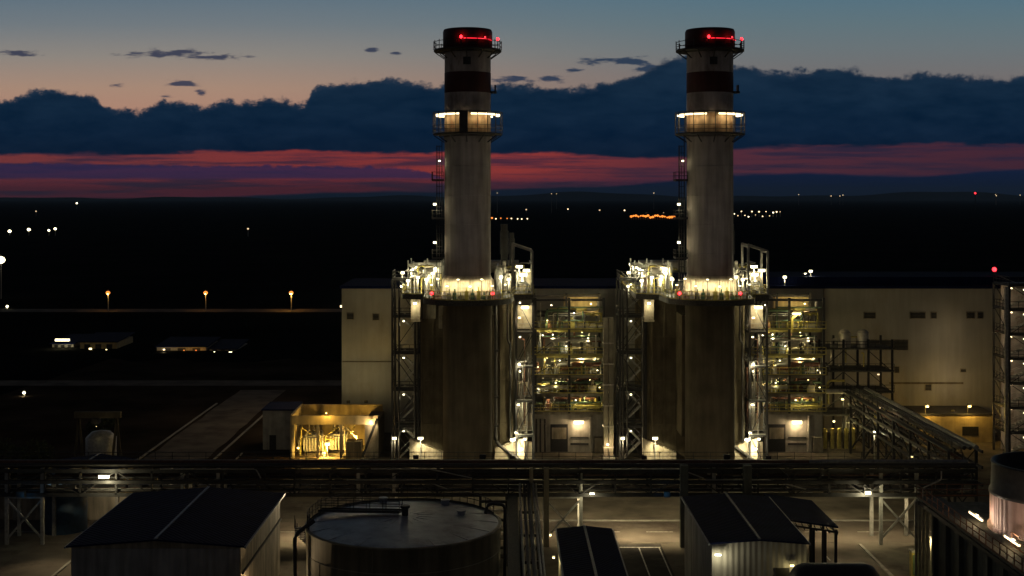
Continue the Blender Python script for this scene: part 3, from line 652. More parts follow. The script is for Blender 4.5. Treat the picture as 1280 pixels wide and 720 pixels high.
lamp(tb, P(409, 555, 187.6), 'gold', 1700, .6, 'x', .7, 'post_lamp', .3, post=0)
lamp(tb, P(405, 566, 187.8), 'gold', 200, .34, post=0); lamp(tb, P(445, 546, 190), 'gold', 1400, .3)
lamp(tb, (-19.6, 186.2, 5.4), 'warm', 300, .2); lamp(tb, (-26, 185.8, 6.7), 'gold', 260, .16)
lamp(tb, P(373, 560, 186.2), 'gold', 300, .3)
ax = thing('switch_hut', 'small windowless grey hut left of the glowing bay', 'hut', (-34, 196, 0))
MB().box(-36.6, -31.8, 193, 200, 0, 5.9).build('wall', M['block'], ax)
MB().box(-36.8, -31.7, 192.8, 200.2, 5.9, 6.1).build('roof', M['roof'], ax)
MB().box(-35.6, -34.6, 192.93, 192.998, 0, 2.2).build('door', M['louver'], ax)

# ------------------------------------------------------------------ pipe racks
def rack_x(t, X0, X1, Y0, Y1, levels, bents, seed, rmax=.3):
    q = random.Random(seed); zt = levels[-1]
    for xc in bents:
        for x in (xc - 1.95, xc + 1.95):
            for y in (Y0 + .2, Y1 - .2): MB().bar((x, y, 0), (x, y, zt + .3), .36).build('column', M['galv'], t)
        b = MB(); b.bar((xc - 1.95, Y0 + .2, .6), (xc + 1.95, Y0 + .2, levels[0] - .5), .2); b.bar((xc + 1.95, Y0 + .2, .6), (xc - 1.95, Y0 + .2, levels[0] - .5), .2)
        b.bar((xc - 1.95, Y0 + .2, levels[0] - .3), (xc + 1.95, Y0 + .2, levels[0] - .3), .25)
        b.build('cross_brace', M['galv'], t)
    for z in levels:
        b = MB()
        for y in (Y0, Y1): b.bar((X0, y, z), (X1, y, z), .2, .42)
        x = X0
        while x <= X1: b.bar((x, Y0, z - .05), (x, Y1, z - .05), .18, .3); x += 3.9
        b.build('girder', M['steel'], t)
        n = 5 if z == zt else 3
        for i in range(n):
            r = q.uniform(.12, rmax) if z == zt else q.uniform(.08, .16); y = Y0 + .5 + ((Y1 - Y0 - 1.1) * i / (n - 1) if z == zt else .55 * i)
            xa = X0 + (q.uniform(0, 20) if q.random() < .3 else 0); xb = X1 - (q.uniform(0, 20) if q.random() < .3 else 0)
            MB().tube([(xa, y, z + .22 + r), (xb, y, z + .22 + r)], r, 8).build('pipe', M[q.choice(('pipe_d', 'pipe_d', 'steel', 'pipe_r', 'galv'))], t)
    x = X0
    while x <= X1:
        for y in (Y0, Y1): MB().bar((x, y, levels[0]), (x, y, zt), .2).build('post', M['steel'], t)
        x += 3.9
    d = MB(); x = X0; i = 0
    while x <= X1 - 3.9:
        za, zb = (levels[0], zt) if i % 2 else (zt, levels[0]); d.bar((x, Y0 - .12, za), (x + 3.9, Y0 - .12, zb), .1); x += 3.9; i += 1
    d.build('diagonal_brace', M['steel'], t)
    for z in levels[1:]:
        for i in range(5):
            xa = q.uniform(X0, X1 - 12); MB().bend([(xa, Y0 - .35, z + .3), (xa + q.uniform(5, 11), Y0 - .35, z + .3), (xa + 11, Y0 - .35, z - .7)], .07, 6).build('branch_pipe', M[q.choice(('pipe_d', 'galv', 'steel'))], t)
    MB().rail([(X0, Y1 + .3, zt + .2), (X1, Y1 + .3, zt + .2)], 1.0, 1.9, .06).build('railing', M['steel'], t)
    MB().box(X0, X1, Y0 - .5, Y0 - .15, levels[1] - .1, levels[1] + .25).build('cable_tray', M['steel'], t)
pr = thing('pipe_rack', 'long dark horizontal pipe rack crossing the whole yard in front of the boilers', 'pipe rack', (-6, 142, 0))
bents = [P(px, 0, 140)[0] for px in (30, 250, 470, 704, 915, 1124)]
rack_x(pr, -66, 51.5, 140, 144, (5.5, 6.9, 8.1), bents, 2, .28)
for px in (664, 683): x = P(px, 0, 139.4)[0]; MB().bar((x, 139.4, 0), (x, 139.4, 8.6), .55 if px > 670 else .4).build('column', M['casing_l'], pr, 'pale thick column')
for px in (855, 934): x = P(px, 0, 139.3)[0]; MB().bar((x, 139.3, 0), (x, 139.3, 8.9), .85).build('column', M['greyg'], pr, 'thick grey-green concrete column')
lamp(pr, P(130, 596, 138.6), 'cool', 420, .5, 'x', 1.1, 'rack_lamp', .5)
lamp(pr, P(1085, 616, 139), 'cool', 420, .5, 'x', .55, 'rack_lamp', .4)
lamp(pr, P(740, 617, 139), 'cool', 160, .25, 'x', .5, 'rack_lamp', .5)
for px, w in ((372, 900), (480, 300), (580, 300), (730, 700), (790, 900), (840, 700), (1010, 350), (1070, 500), (1130, 300), (240, 250)):
    x = P(px, 0, 142)[0]; o = lamp(pr, (x, 142, 5.1), 'warm', 0, .3, 'x', .9, 'rack_lamp', .4); spot((x, 141.6, 4.7), (x, 143.5, 0), o, w * 2.3, (1, .80, .46), 155)
MB().box(*(P(20, 0, 139.2)[0], P(30, 0, 139.2)[0]), 139.2, 139.8, 5.4, 6.0).build('junction_box', M['steel'], pr)
MB().box(*(P(830, 0, 139.2)[0], P(838, 0, 139.2)[0]), 139.2, 139.8, 5.4, 6.0).build('junction_box', M['steel'], pr)
light((P(834, 0, 138)[0], 138.6, 5.6), pr, 5, (.1, .5, 1)); light((P(25, 0, 138)[0], 138.6, 5.6), pr, 5, (.1, .5, 1))

for px in (520, 640, 805, 960):
    x = P(px, 0, 144.6)[0]; fl = MB().box(x - .3, x + .3, 144.3, 144.6, 8.5, 8.9).build('added_flood', M['steel'], pr); spot((x, 144.8, 8.7), (x, 175, 13), fl, 100, (1, .80, .42), 95)  # floods added on the rack to lift the boiler fronts
for xa, xb, yb, w in ((-20.4, -22.8, 119, 2600), (-47, -46, 126, 2600), (36.5, 35, 128, 1500)):
    fl = MB().box(xa - .3, xa + .3, 138.9, 139.3, 6.4, 6.8).build('added_flood', M['steel'], pr); spot((xa, 138.7, 6.4), (xb, yb, 1.5), fl, w, (1, .80, .48), 85)  # extra floods added to brighten the warehouse wall and yard ground
for px, w in ((60, 700), (120, 700), (300, 500), (440, 900), (560, 900), (690, 700), (780, 900), (900, 900), (1030, 900)):
    x = P(px, 0, 144.6)[0]; fl = MB().box(x - .3, x + .3, 144.3, 144.6, 5.75, 6.1).build('added_flood', M['steel'], pr); spot((x, 144.8, 5.7), (x + 3, 165 if px > 200 else 151, 0 if px > 200 else 1.5), fl, w, (1, .84, .56), 120)  # floods added behind the rack to light apron and boundary wall
for xx in (-5.1 + 2.5, -5.1 + DX - 2.5):
    fl = MB().box(xx - .35, xx + .35, 144.3, 144.7, 8.5, 9.0).build('added_flood', M['steel'], pr); spot((xx, 144.8, 9.1), (xx + (-2.5 if xx < 0 else 2.5), 170, 39.5), fl, 4300, (1, .90, .80), 29, .2)  # floods added to light the upper chimney shafts evenly
# rack running away towards the hall on the right
p2 = thing('pipe_bridge', 'pipe bridge on lattice legs slanting away at right of the yard', 'pipe bridge', (52, 168, 0))
X0, X1 = 51.2, 54.4
for y in range(148, 192, 7):
    for x in (X0, X1): MB().bar((x, y, 0), (x, y, 9), .3).build('column', M['steel'], p2)
    b = MB().bar((X0, y, .5), (X1, y, 5), .14).bar((X1, y, .5), (X0, y, 5), .14).bar((X0, y, 5.2), (X1, y, 5.2), .2).bar((X0, y, 5.2), (X1, y, 9), .12)
    if y < 185: b.bar((X0, y, 5.2), (X0, y + 7, 9), .14).bar((X0, y + 7, .5), (X0, y, 5.2), .14).bar((X1, y, 5.2), (X1, y + 7, 9), .14)
    b.build('cross_brace', M['steel'], p2)
b = MB()
for x in (X0, X1):
    for z in (5.2, 7.2, 9.0): b.bar((x, 146, z), (x, 191, z), .2, .35)
b.build('girder', M['steel'], p2)
for i, (x, z, r, m) in enumerate(((51.7, 9.4, .2, 'casing_l'), (52.3, 9.45, .25, 'pipe_d'), (53, 9.4, .2, 'pipe_d'), (53.7, 9.5, .3, 'galv'), (52, 7.5, .18, 'pipe_d'), (53, 7.5, .22, 'pipe_r'), (52, 5.6, .2, 'pipe_d'), (53.4, 5.6, .2, 'galv'))):
    MB().tube([(x, 146, z), (x, 191, z)], r, 8).build('pipe', M[m], p2)
MB().rail([(50.9, 146, 9.2), (50.9, 191, 9.2)], 1.1, 2.2, .07).build('railing', M['steel'], p2)
MB().box(50.3, 50.95, 146, 191, 9.05, 9.18).build('walkway', M['grating'], p2)
lamp(p2, P(1093, 540, 178), 'cool', 120, .3, post=0)
lamp(p2, P(1100, 510, 170), 'dim', 60, .12)
lamp(p2, P(1140, 571, 150), 'yel', 30, .2)
MB().bend([(51.5, 191, 8.9), (51.5, 192.4, 8.9), (40, 192.4, 8.9)], .35, 8).build('pipe', M['pipe_l'], p2)

# trestle coming towards the camera in the middle
p3 = thing('pipe_trestle', 'narrow pipe trestle running forward from the rack beside the storage tank', 'pipe trestle', (2.4, 115, 0))
for y in range(86, 140, 9):
    for x in (1.5, 3.3): MB().bar((x, y, 0), (x, y, 6), .25).build('column', M['steel'], p3)
    MB().bar((1.4, y, 5.8), (3.4, y, 5.8), .25).bar((1.5, y, 1), (3.3, y, 5.5), .1).build('crossbeam', M['steel'], p3)
for x, r, m in ((1.55, .12, 'galv'), (2.0, .16, 'pipe_d'), (2.5, .2, 'pipe_d'), (3.0, .12, 'galv'), (3.3, .1, 'pipe_l')):
    MB().tube([(x, 80, 6.0 + r), (x, 138, 6.0 + r), (x, 139.2, 6.9)], r, 8).build('pipe', M[m], p3)
MB().box(.2, 1.3, 80, 139, 5.7, 5.8).build('walkway', M['grating'], p3)
MB().rail([(.2, 80, 5.8), (.2, 139, 5.8)], 1.1, 2, .06).build('railing', M['steel'], p3)
lamp(p3, P(688, 669, 126), 'yel', 90, .2); lamp(p3, P(692, 697, 122), 'yel', 90, .2)
pl = thing('pipe_ladder', 'stack of short horizontal pipes on a frame between tank and trestle', 'pipe frame', (-.8, 133, 0))
for x in (-2.6, .1): MB().bar((x, 132, 0), (x, 132, 7.5), .25).build('post', M['steel'], pl)
for i in range(7): MB().tube([(-2.6, 131.8, 1 + i * .95), (.1, 131.8, 1 + i * .95)], .16, 8).build('pipe', M['galv' if i in (2, 3, 5) else 'pipe_d'], pl)

# ------------------------------------------------------------------ storage tank
tk = thing('storage_tank', 'large round flat-roofed storage tank in the foreground centre', 'storage tank', (-8.75, 110, 0))
tc = (-8.75, 110, 0); tr_ = 8.3
sh = MB().lathe(tc, [(tr_, 0), (tr_, 10.0), (tr_ + .12, 10.0), (tr_ + .12, 10.12), (tr_ - .15, 10.12)], 72)
for z in (2, 4, 6, 8): sh.lathe(tc, [(tr_, z), (tr_ + .02, z + .02), (tr_ + .02, z + .06), (tr_, z + .08)], 72)
for zi, z in enumerate((0, 2.08, 4.08, 6.08, 8.08)):
    for i in range(14):
        a_ = 2 * math.pi * (i + .5 * (zi % 2)) / 14; x_ = tc[0] + tr_ * math.cos(a_); y_ = tc[1] + tr_ * math.sin(a_)
        sh.bar((x_, y_, z + .02), (x_, y_, z + 1.9), .035)
sh.build('shell', M['tank'], tk)
rp = MB()
for i in range(16):
    a_ = 2 * math.pi * i / 16; u_ = Vector((math.cos(a_), math.sin(a_), 0)); rp.bar(Vector(tc) + u_ * 1.2 + Vector((0, 0, 10.63)), Vector(tc) + u_ * 8.0 + Vector((0, 0, 10.1)), .05, .03)
rp.build('roof_seam', M['tankroof'], tk)
MB().lathe(tc, [(tr_ - .15, 10.06), (tr_ * .66, 10.32), (tr_ * .33, 10.52), (.6, 10.64), (.02, 10.66)], 72).build('roof', M['tankroof'], tk)
r = MB(); n = 40
pp = [(tc[0] + (tr_ - .1) * math.cos(R(a)), tc[1] + (tr_ - .1) * math.sin(R(a)), 10.12) for a in range(20, 206, 6)]
r.rail(pp, 1.1, 2, .05); r.build('railing', M['steel'], tk)
MB().cyl((tc[0] + .1, tc[1] + .2), .28, 10.6, 11.3, 14).cyl((tc[0] + .1, tc[1] + .2), .42, 11.3, 11.5, 14).build('roof_vent', M['steel'], tk)
w = MB()
a = Vector((tc[0] - .3, tc[1] + .6, 10.82)); b = Vector((tc[0] - 7.6, tc[1] + 2.6, 10.45))
w.bar(a, b, .8, .08); d = (b - a).normalized(); nn = Vector((-d.y, d.x, 0)) * .4
w.build('roof_walkway', M['grating'], tk)
MB().rail([tuple(a + nn + Vector((0, 0, .04))), tuple(b + nn + Vector((0, 0, .04)))], 1.0, 1.4, .05).rail([tuple(a - nn + Vector((0, 0, .04))), tuple(b - nn + Vector((0, 0, .04)))], 1.0, 1.4, .05).build('walkway_railing', M['steel'], tk)
for a_, rr in ((60, 6.6), (20, 5.2), (110, 7.0)):
    x = tc[0] + rr * math.cos(R(a_)); y = tc[1] + rr * math.sin(R(a_)); MB().cyl((x, y), .35, 10.1, 10.62, 12).cyl((x, y), .42, 10.62, 10.7, 12).build('manhole', M['tankroof'], tk)
ss = MB(); N_ = 34
for i in range(N_):
    a_ = R(250 - i * 3.2 + -60); z = 10.0 - i * .29; u = Vector((math.cos(a_), math.sin(a_), 0))
    ss.bar(Vector(tc) + u * (tr_ + .1) + Vector((0, 0, z)), Vector(tc) + u * (tr_ + .95) + Vector((0, 0, z)), .28, .05)
    if i % 2 == 0: ss.bar(Vector(tc) + u * (tr_ + .95) + Vector((0, 0, z)), Vector(tc) + u * (tr_ + .95) + Vector((0, 0, z + 1.1)), .05)
ss.build('spiral_stair', M['steel'], tk)
MB().bend([(tc[0] - 9.0, tc[1] - 2.2, 0), (tc[0] - 9.0, tc[1] - 2.2, 9.6), (tc[0] - 7.4, tc[1] - 1.8, 10.7)], .18, 8).build('filling_pipe', M['pipe_d'], tk)
MB().bend([(tc[0] + 8.7, tc[1] + 2.6, 0), (tc[0] + 8.7, tc[1] + 2.6, 11.0), (tc[0] + 7.2, tc[1] + 2.2, 11.2), (tc[0] + 7.0, tc[1] + 2.2, 10.3)], .15, 8).build('filling_pipe', M['pipe_d'], tk)

# ------------------------------------------------------------------ sheds
def shed(name, label, cat, x0, x1, y0, y1, ze, zr, wallm, ov=.35):
    t = thing(name, label, cat, ((x0 + x1) / 2, (y0 + y1) / 2, 0)); xm = (x0 + x1) / 2
    w = MB(); pts = [(x0, 0), (x1, 0), (x1, ze), (xm, zr), (x0, ze)]
    n = 5; w.add([(x, y0, z) for x, z in pts] + [(x, y1, z) for x, z in pts], [(0, 1, 2, 3, 4), (9, 8, 7, 6, 5)])
    w.add([(x0, y0, 0), (x0, y0, ze), (x0, y1, ze), (x0, y1, 0), (x1, y0, 0), (x1, y0, ze), (x1, y1, ze), (x1, y1, 0)], [(0, 1, 2, 3), (7, 6, 5, 4)])
    w.build('wall', M[wallm], t)
    s = (zr - ze) / (xm - x0); r = MB()
    for sx in (-1, 1):
        xe = xm + sx * ((x1 - x0) / 2 + ov); zz = ze - ov * s
        r.add([(xm, y0 - ov, zr + .02), (xe, y0 - ov, zz + .02), (xe, y1 + ov, zz + .02), (xm, y1 + ov, zr + .02), (xm, y0 - ov, zr + .16), (xe, y0 - ov, zz + .16), (xe, y1 + ov, zz + .16), (xm, y1 + ov, zr + .16)],
              [(0, 1, 2, 3), (7, 6, 5, 4), (0, 4, 5, 1), (1, 5, 6, 2), (2, 6, 7, 3)])
    ro = r.build('roof', M['roof'], t)
    MB().bar((xm, y0 - ov, zr + .2), (xm, y1 + ov, zr + .2), .22, .1).build('ridge_cap', M['ridge'], ro)
    for sx in (-1, 1): xe = xm + sx * ((x1 - x0) / 2 + ov + .08); MB().bar((xe, y0 - ov, ze - ov * s + .03), (xe, y1 + ov, ze - ov * s + .03), .14, .16).build('gutter', M['ridge'], ro)
    return t
s1 = shed('warehouse', 'wide dark-roofed warehouse in the left foreground with pale right wall', 'warehouse', -37.4, -22.8, 110.2, 129.4, 7.95, 8.5, 'shed_b')
MB().box(-37.3, -22.9, 110.1, 110.18, .1, 7.8).build('gable_cladding', M['shed'], s1)
MB().box(-22.78, -22.6, 110.4, 129.2, 5.5, 5.65).build('wall_rail', M['steel'], s1)
s2 = shed('workshop', 'pale corrugated workshop with dark roof and lit left corner in the right foreground', 'workshop', 17.9, 26.1, 111, 128, 7.95, 8.25, 'shed', .2)
MB().box(19.6, 22.2, 110.93, 110.99, 0, 4).build('door', M['louver'], s2)
MB().box(23.4, 24.6, 110.9, 110.99, 4.9, 5.9).build('window', M['dark'] if 'dark' in M else M['louver'], s2)
lamp(s2, (18.3, 110.3, 7.2), 'cool', 110, .16, 'x', .5, 'wall_lamp', .1)
lamp(s2, P(990, 707, 110.5), 'yel', 26, .22, 'x', .3, 'wall_lamp', .1)
cp = thing('canopy', 'dark open-sided canopy on posts against the workshop right side', 'canopy', (28.8, 125, 0))
MB().add([(26.3, 120, 7.7), (31.2, 120, 7.0), (31.2, 130.5, 7.0), (26.3, 130.5, 7.7), (26.3, 120, 7.85), (31.2, 120, 7.15), (31.2, 130.5, 7.15), (26.3, 130.5, 7.85)],
         [(3, 2, 1, 0), (4, 5, 6, 7), (0, 1, 5, 4), (1, 2, 6, 5), (2, 3, 7, 6), (3, 0, 4, 7)]).build('roof', M['roof'], cp)
f = MB(); f.bar((26.5, 120.1, 7.3), (31.2, 120.1, 6.6), .16); f.bar((31.1, 120, 6.5), (31.1, 130.5, 6.5), .16)
for i in range(8): f.bar((26.6 + i * .58, 120.1, 7.6 - i * .08), (26.9 + i * .58, 120.1, 7.0 - i * .08), .08)
f.build('truss', M['steel'], cp)
for x, y in ((28.9, 120.2), (30, 120.2), (31, 120.2), (31, 125), (31, 130.2)): MB().bar((x, y, 0), (x, y, 6.8), .24).build('post', M['steel'], cp)
q = random.Random(4)
for i in range(5): x = 26.9 + i * .85; MB().box(x, x + .6, 121, 122, 0, q.uniform(2.2, 3.4)).build('stored_rack', M['galv'], cp)
s3 = shed('pump_shed', 'small dark gabled roof of a shed at the bottom centre', 'shed', 5.1, 10.1, 100, 123.5, 5.9, 6.15, 'shed', .15)
lamp(s1, (-22.3, 111.6, 4.2), 'warm', 520, .25)
# dark rounded tank lying in the foreground
ht = thing('horizontal_tank', 'dark horizontal cylindrical tank lying at the bottom edge right of workshop', 'tank', (27, 104, 0))
MB().tube([(23.4, 106, 5.5), (23.6, 106, 5.5), (23.8, 106, 5.5)], .2, 8).build('nozzle', M['steel'], ht)
v = MB(); pr_ = [(0.02, 0), (.9, .12), (1.5, .6), (1.7, 1.2), (1.7, 6.3), (1.5, 6.9), (.9, 7.38), (.02, 7.5)]; n = 24; vs = []; fs = []
for rr, xx in pr_:
    for j in range(n): vs.append((22.2 + xx + 1.3, 106 + rr * math.cos(2 * math.pi * j / n), 5.6 + rr * math.sin(2 * math.pi * j / n) + .4))
for i in range(len(pr_) - 1):
    for j in range(n): fs.append((i * n + j, i * n + (j + 1) % n, (i + 1) * n + (j + 1) % n, (i + 1) * n + j))
v.add(vs, fs, True); v.build('shell', M['pipe_d'], ht)
for x in (25, 29.4): MB().box(x - .25, x + .25, 104.6, 107.4, 0, 4.75).build('saddle', M['greyg'], ht)

# left-hand small shed behind the rack
s4 = shed('store_shed', 'low dark-roofed store behind the rack at left with lit end wall', 'shed', -56, -47.5, 156, 163, 4.6, 5.2, 'shed_b', .3)
lamp(s4, (-46.6, 155.2, 5.2), 'yel', 35, .12)
gn = thing('gantry', 'faintly lit gantry frame over a round drum, left of the access road', 'gantry crane', (-59, 186, 0))
for x in (-62, -56.5):
    MB().bar((x - .6, 186, 0), (x, 186, 6), .3).bar((x + .6, 186, 0), (x, 186, 6), .3).build('leg', M['casing'], gn)
MB().box(-62.6, -55.9, 185.6, 186.4, 6, 6.9).build('beam', M['casing'], gn)
MB().box(-60, -59, 185.3, 186.7, 5.2, 5.98).build('trolley', M['steel'], gn)
MB().lathe((-59.4, 188, 0), [(2.2, 0), (2.2, 2.8), (1.4, 3.6), (.02, 3.9)], 20).build('drum', M['galv'], gn)
lamp(gn, (-59, 184.5, 5.0), 'yel', 9, .06)
# wall and drums at left under the lamp
rw = thing('retaining_wall', 'long stained boundary wall behind the rack legs at left', 'wall', (-45, 150.5, 0))
MB().box(-66, -30, 151, 151.4, 0, 3.0).build('wall', M['shed_b'], rw)
c = MB()
for i in range(10): c.box(-66 + i * 4, -65.6 + i * 4, 150.75, 150.998, 0, 3.15)
c.build('pier', M['block'], rw)
bt = thing('water_tank', 'dark blue cylindrical tank behind the braced rack legs at far left', 'tank', (-50.2, 146.5, 0))
MB().lathe((-50.6, 146.6, 0), [(2.6, 0), (2.6, 5.0), (2.0, 5.3), (.02, 5.5)], 28).build('shell', M['blue'], bt)
MB().lathe((-50.6, 146.6, 0), [(2.6, 4.8), (2.68, 4.82), (2.68, 4.95), (2.6, 5.0)], 28).build('rim', M['steel'], bt)

# yellow sign box and small pole lamps on the right
yb = thing('cable_cabinet', 'bright yellow-green cabinet standing by the grey basin wall', 'cabinet', P(1144, 690, 128))
yb.location.z = 0; x = yb.location.x
MB().box(x - .45, x + .45, 127.6, 128.4, .15, 2.6).build('body', M['yellow'], yb)
MB().box(x - .5, x + .5, 127.5, 128.5, 2.6, 2.75).build('roof', M['galv'], yb)
MB().box(x - .36, x + .36, 127.52, 127.598, .4, 2.4).build('door', M['pipe_g'], yb)
lp = thing('pole_lamp', 'short lamp post lighting the yellow cabinet by the basin', 'street lamp', (x + .9, 126, 0))
MB().cyl((x + .9, 126), .07, 0, 4.6, 8).build('pole', M['galv'], lp)
lamp(lp, (x + .6, 126, 4.5), 'yel', 260, .15)

# ------------------------------------------------------------------ cooling tower at the lower right
ct = thing('cooling_tower', 'grey ribbed cooling tower basin with lit walkway at lower right corner', 'cooling tower', (50, 108, 0))
MB().box(40.9, 66, 92, 122, 0, 9.0).build('basin', M['greyg'], ct)
for i in range(9):
    y = 94 + i * 3.4; MB().box(40.5, 40.898, y, y + .5, 0, 8.9).build('rib', M['greyg'], ct)
for i in range(4): MB().cyl((39.7 - .0 + i * .35 - .2, 123.1), .16, 0, 8.8, 10).build('pipe', M['pipe_l'], ct)
d = MB().box(39.7, 42, 91, 123.6, 9.0, 9.16).build('walkway', M['grating'], ct)
MB().rail([(39.7, 91, 9.16), (39.7, 123.6, 9.16), (66, 123.6, 9.16)], 1.15, 1.5, .07).rail([(41.9, 91, 9.16), (41.9, 106, 9.16)], 1.15, 1.5, .07).build('railing', M['pipe_r'], d)
b = MB()
for i in range(16): y = 92 + i * 2; b.bar((40.85, y, 7.9), (39.7, y, 9), .1)
b.bar((39.7, 91, 8.7), (39.7, 123.6, 8.7), .1, .4); b.build('bracket', M['steel'], ct)
for y in (113.5, 105.4): o = lamp(ct, (41.7, y, 9.75), 'warm', 120, .26, 'y', 3.0, 'tube_lamp', -.35); spot((41.0, y - 1, 10.4), (46, 109, 10.8), o, 400, (1, .80, .62), 100)
MB().bend([(39.9, 122.5, 9.1), (39.9, 122.5, 10.2), (41.7, 122.5, 11), (41.7, 122.5, 11.8)], .07, 8).build('davit', M['galv'], ct)
fs_ = thing('fan_stack', 'round fan cylinder, dark above and pink-lit below, on the cooling tower', 'fan stack', (47.6, 111.5, 9.0))
c = (47.6, 111.5, 0)
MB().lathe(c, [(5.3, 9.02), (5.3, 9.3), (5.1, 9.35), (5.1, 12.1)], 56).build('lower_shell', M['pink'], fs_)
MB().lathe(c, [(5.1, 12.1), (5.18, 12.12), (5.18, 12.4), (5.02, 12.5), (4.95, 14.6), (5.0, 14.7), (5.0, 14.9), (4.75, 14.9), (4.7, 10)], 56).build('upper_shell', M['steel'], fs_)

# ------------------------------------------------------------------ trees / shrubs at left
def tree(x, y, h, label, seed):
    q = random.Random(seed); t = thing('tree', label, 'tree', (x, y, 0), 'bushy trees at the left edge')
    tr = MB()
    for i in range(6):
        a = q.uniform(0, 6.28); tr.tube([(x, y, 0), (x + .1, y, h * .35), (x + math.cos(a) * h * .22, y + math.sin(a) * h * .22, h * q.uniform(.55, .8))], .09 + .012 * h, 6)
    tr.build('trunk', M['bark'], t)
    l = MB(); cl = [(q.gauss(0, h * .2), q.gauss(0, h * .2), h * q.uniform(.4, .9), h * q.uniform(.13, .24)) for _ in range(13)]
    for cxx, cyy, czz, rr in cl:
        for _ in range(70):
            d = Vector((q.gauss(0, 1), q.gauss(0, 1), q.gauss(0, 1))).normalized() * rr * q.uniform(.5, 1.1)
            p = Vector((x + cxx, y + cyy, czz)) + d; u = Vector((q.gauss(0, 1), q.gauss(0, 1), q.gauss(0, 1))).normalized() * q.uniform(.12, .26); v = u.orthogonal().normalized() * u.length * .6
            l.add([p - u, p + v, p + u, p - v], [(0, 1, 2, 3)])
    l.build('crown', M['foliage'], t)
for i, (px, Y, h, lab) in enumerate(((-6, 168, 6.2, 'dark bushy tree cut by the left edge behind the rack'), (22, 172, 5.2, 'second dark bushy tree from the left edge behind the rack'),
                                (48, 176, 4.6, 'low round tree beside the store shed roof'), (128, 196, 4.2, 'small tree behind the dim gantry frame'))):
    tree(P(px, 0, Y)[0], Y, h, lab, 40 + i)

# ------------------------------------------------------------------ far-left sheds, street lamps, town lights
def farshed(px0, px1, pyt, Y, label, m, seed, depth=14):
    x0 = P(px0, 0, Y)[0]; x1 = P(px1, 0, Y)[0]; z = P(0, pyt, Y)[2]
    t = thing('storage_shed', label, 'shed', ((x0 + x1) / 2, Y + depth / 2, 0))
    MB().box(x0, x1, Y, Y + depth, 0, z).build('wall', M[m], t)
    MB().add([(x0 - .4, Y - .4, z + .01), (x1 + .4, Y - .4, z + .01), (x1 + .4, Y + depth + .4, z + .8), (x0 - .4, Y + depth + .4, z + .8), (x0 - .4, Y - .4, z + .25), (x1 + .4, Y - .4, z + .25), (x1 + .4, Y + depth + .4, z + 1.05), (x0 - .4, Y + depth + .4, z + 1.05)],
             [(3, 2, 1, 0), (4, 5, 6, 7), (0, 1, 5, 4), (1, 2, 6, 5), (2, 3, 7, 6), (3, 0, 4, 7)]).build('roof', M['roof'], t)
    dd = MB(); w = (x1 - x0)
    for i in range(3): dd.box(x0 + w * (.12 + .3 * i), x0 + w * (.28 + .3 * i), Y - .08, Y - .003, 0, z * .72)
    dd.build('door', M['louver'], t)
    return t
f1 = farshed(65, 92, 430, 325, 'far low shed at left whose roof edge catches white light', 'block', 1)
lamp(f1, P(78, 425, 322), 'cool', 220, .8, 'x', 3.5, 'wall_lamp', .3)
f2 = farshed(100, 146, 428, 322, 'far shed with yellow-green lit front and single lamp at left', 'yellow_wall', 2)
lamp(f2, P(113, 436, 319), 'yel', 420, .6); lamp(f2, P(133, 437, 319), 'yel', 150, .3)
f3 = farshed(196, 258, 434, 318, 'far shed with orange lit front in the dark fields', 'block', 3)
lamp(f3, P(205, 437, 315), 'warm', 160, .4); lamp(f3, P(245, 438, 315.5), 'sod', 420, .3); lamp(f3, P(230, 438, 315.5), 'sod', 300, .3)
f4 = farshed(262, 295, 437, 318, 'far shed with white lamp at its right corner', 'block', 4)
lamp(f4, P(288, 441, 315), 'cool', 260, .7); lamp(f4, P(268, 440, 315.5), 'cool', 120, .3)

def street_lamp(px, py, Y, kind, label, group=None, size=.9, w=0, name='street_lamp', dr=.6):
    x, y, z = P(px, py, Y); t = thing(name, label, 'street lamp', (x, y, 0), group)
    MB().tube([(x + .0, y + .3, 0), (x, y + .3, z + .3)], .12 + Y * .00012, 6).bar((x, y + .3, z + size * .5 + .1), (x, y - .4, z + size * .5 + .1), .15 + Y * .0001).build('pole', M['galv'], t)
    MB().ball((x, y, z), size / 2, 10, .8).build('lamp_head', E[kind], t)
    if w: light((x, y - .6, z - dr), t, w, LC[kind], .2)
    return t
for px, side in ((135, 'leftmost of three sodium street lamps, above the yellow-lit far shed'), (257, 'middle of the three orange street lamps across the dark field'), (364, 'rightmost of three orange street lamps, over lit ground')):
    street_lamp(px, 366, 430, 'sod', 'orange lamp: ' + side, 'orange street lamps on the far road', 1.5, 900 if px == 364 else 260)
sheet('far_road', [(-190, 425), (-40, 425), (-40, 437), (-190, 437)], .02, M['brownroad'])
street_lamp(1, 325, 480, 'cool', 'very bright white floodlight mast at the left edge', None, 3.2, 1500, 'floodlight_mast')
street_lamp(9, 383, 440, 'cool', 'small white lamp below the bright floodlight at the left edge', None, .9, 500)
street_lamp(30, 491, 245, 'cool', 'single white post lamp alone in the dark left field', None, .6, 60)
street_lamp(310, 286, 1250, 'dim', 'lone faint lamp far out between field and chimney', None, 2.0)
for i, (px, py, s) in enumerate(((12, 289, 3.4), (36, 287, 3.4), (61, 288, 2.4), (69, 286, 2.8))):
    street_lamp(px, py, 1280, 'cool', 'white lamp in the row of four lights above the bright mast', 'four white far lamps at the left', s)
street_lamp(45, 264, 2600, 'dim', 'faint lamp above the row of four at left', None, 3.0)
street_lamp(96, 254, 4200, 'cool', 'tiny white light near the left horizon', None, 6.0)
street_lamp(214, 580, 148, 'warm', 'tiny white post light on the access road just over the rack', None, .24, 20)
q = random.Random(77)
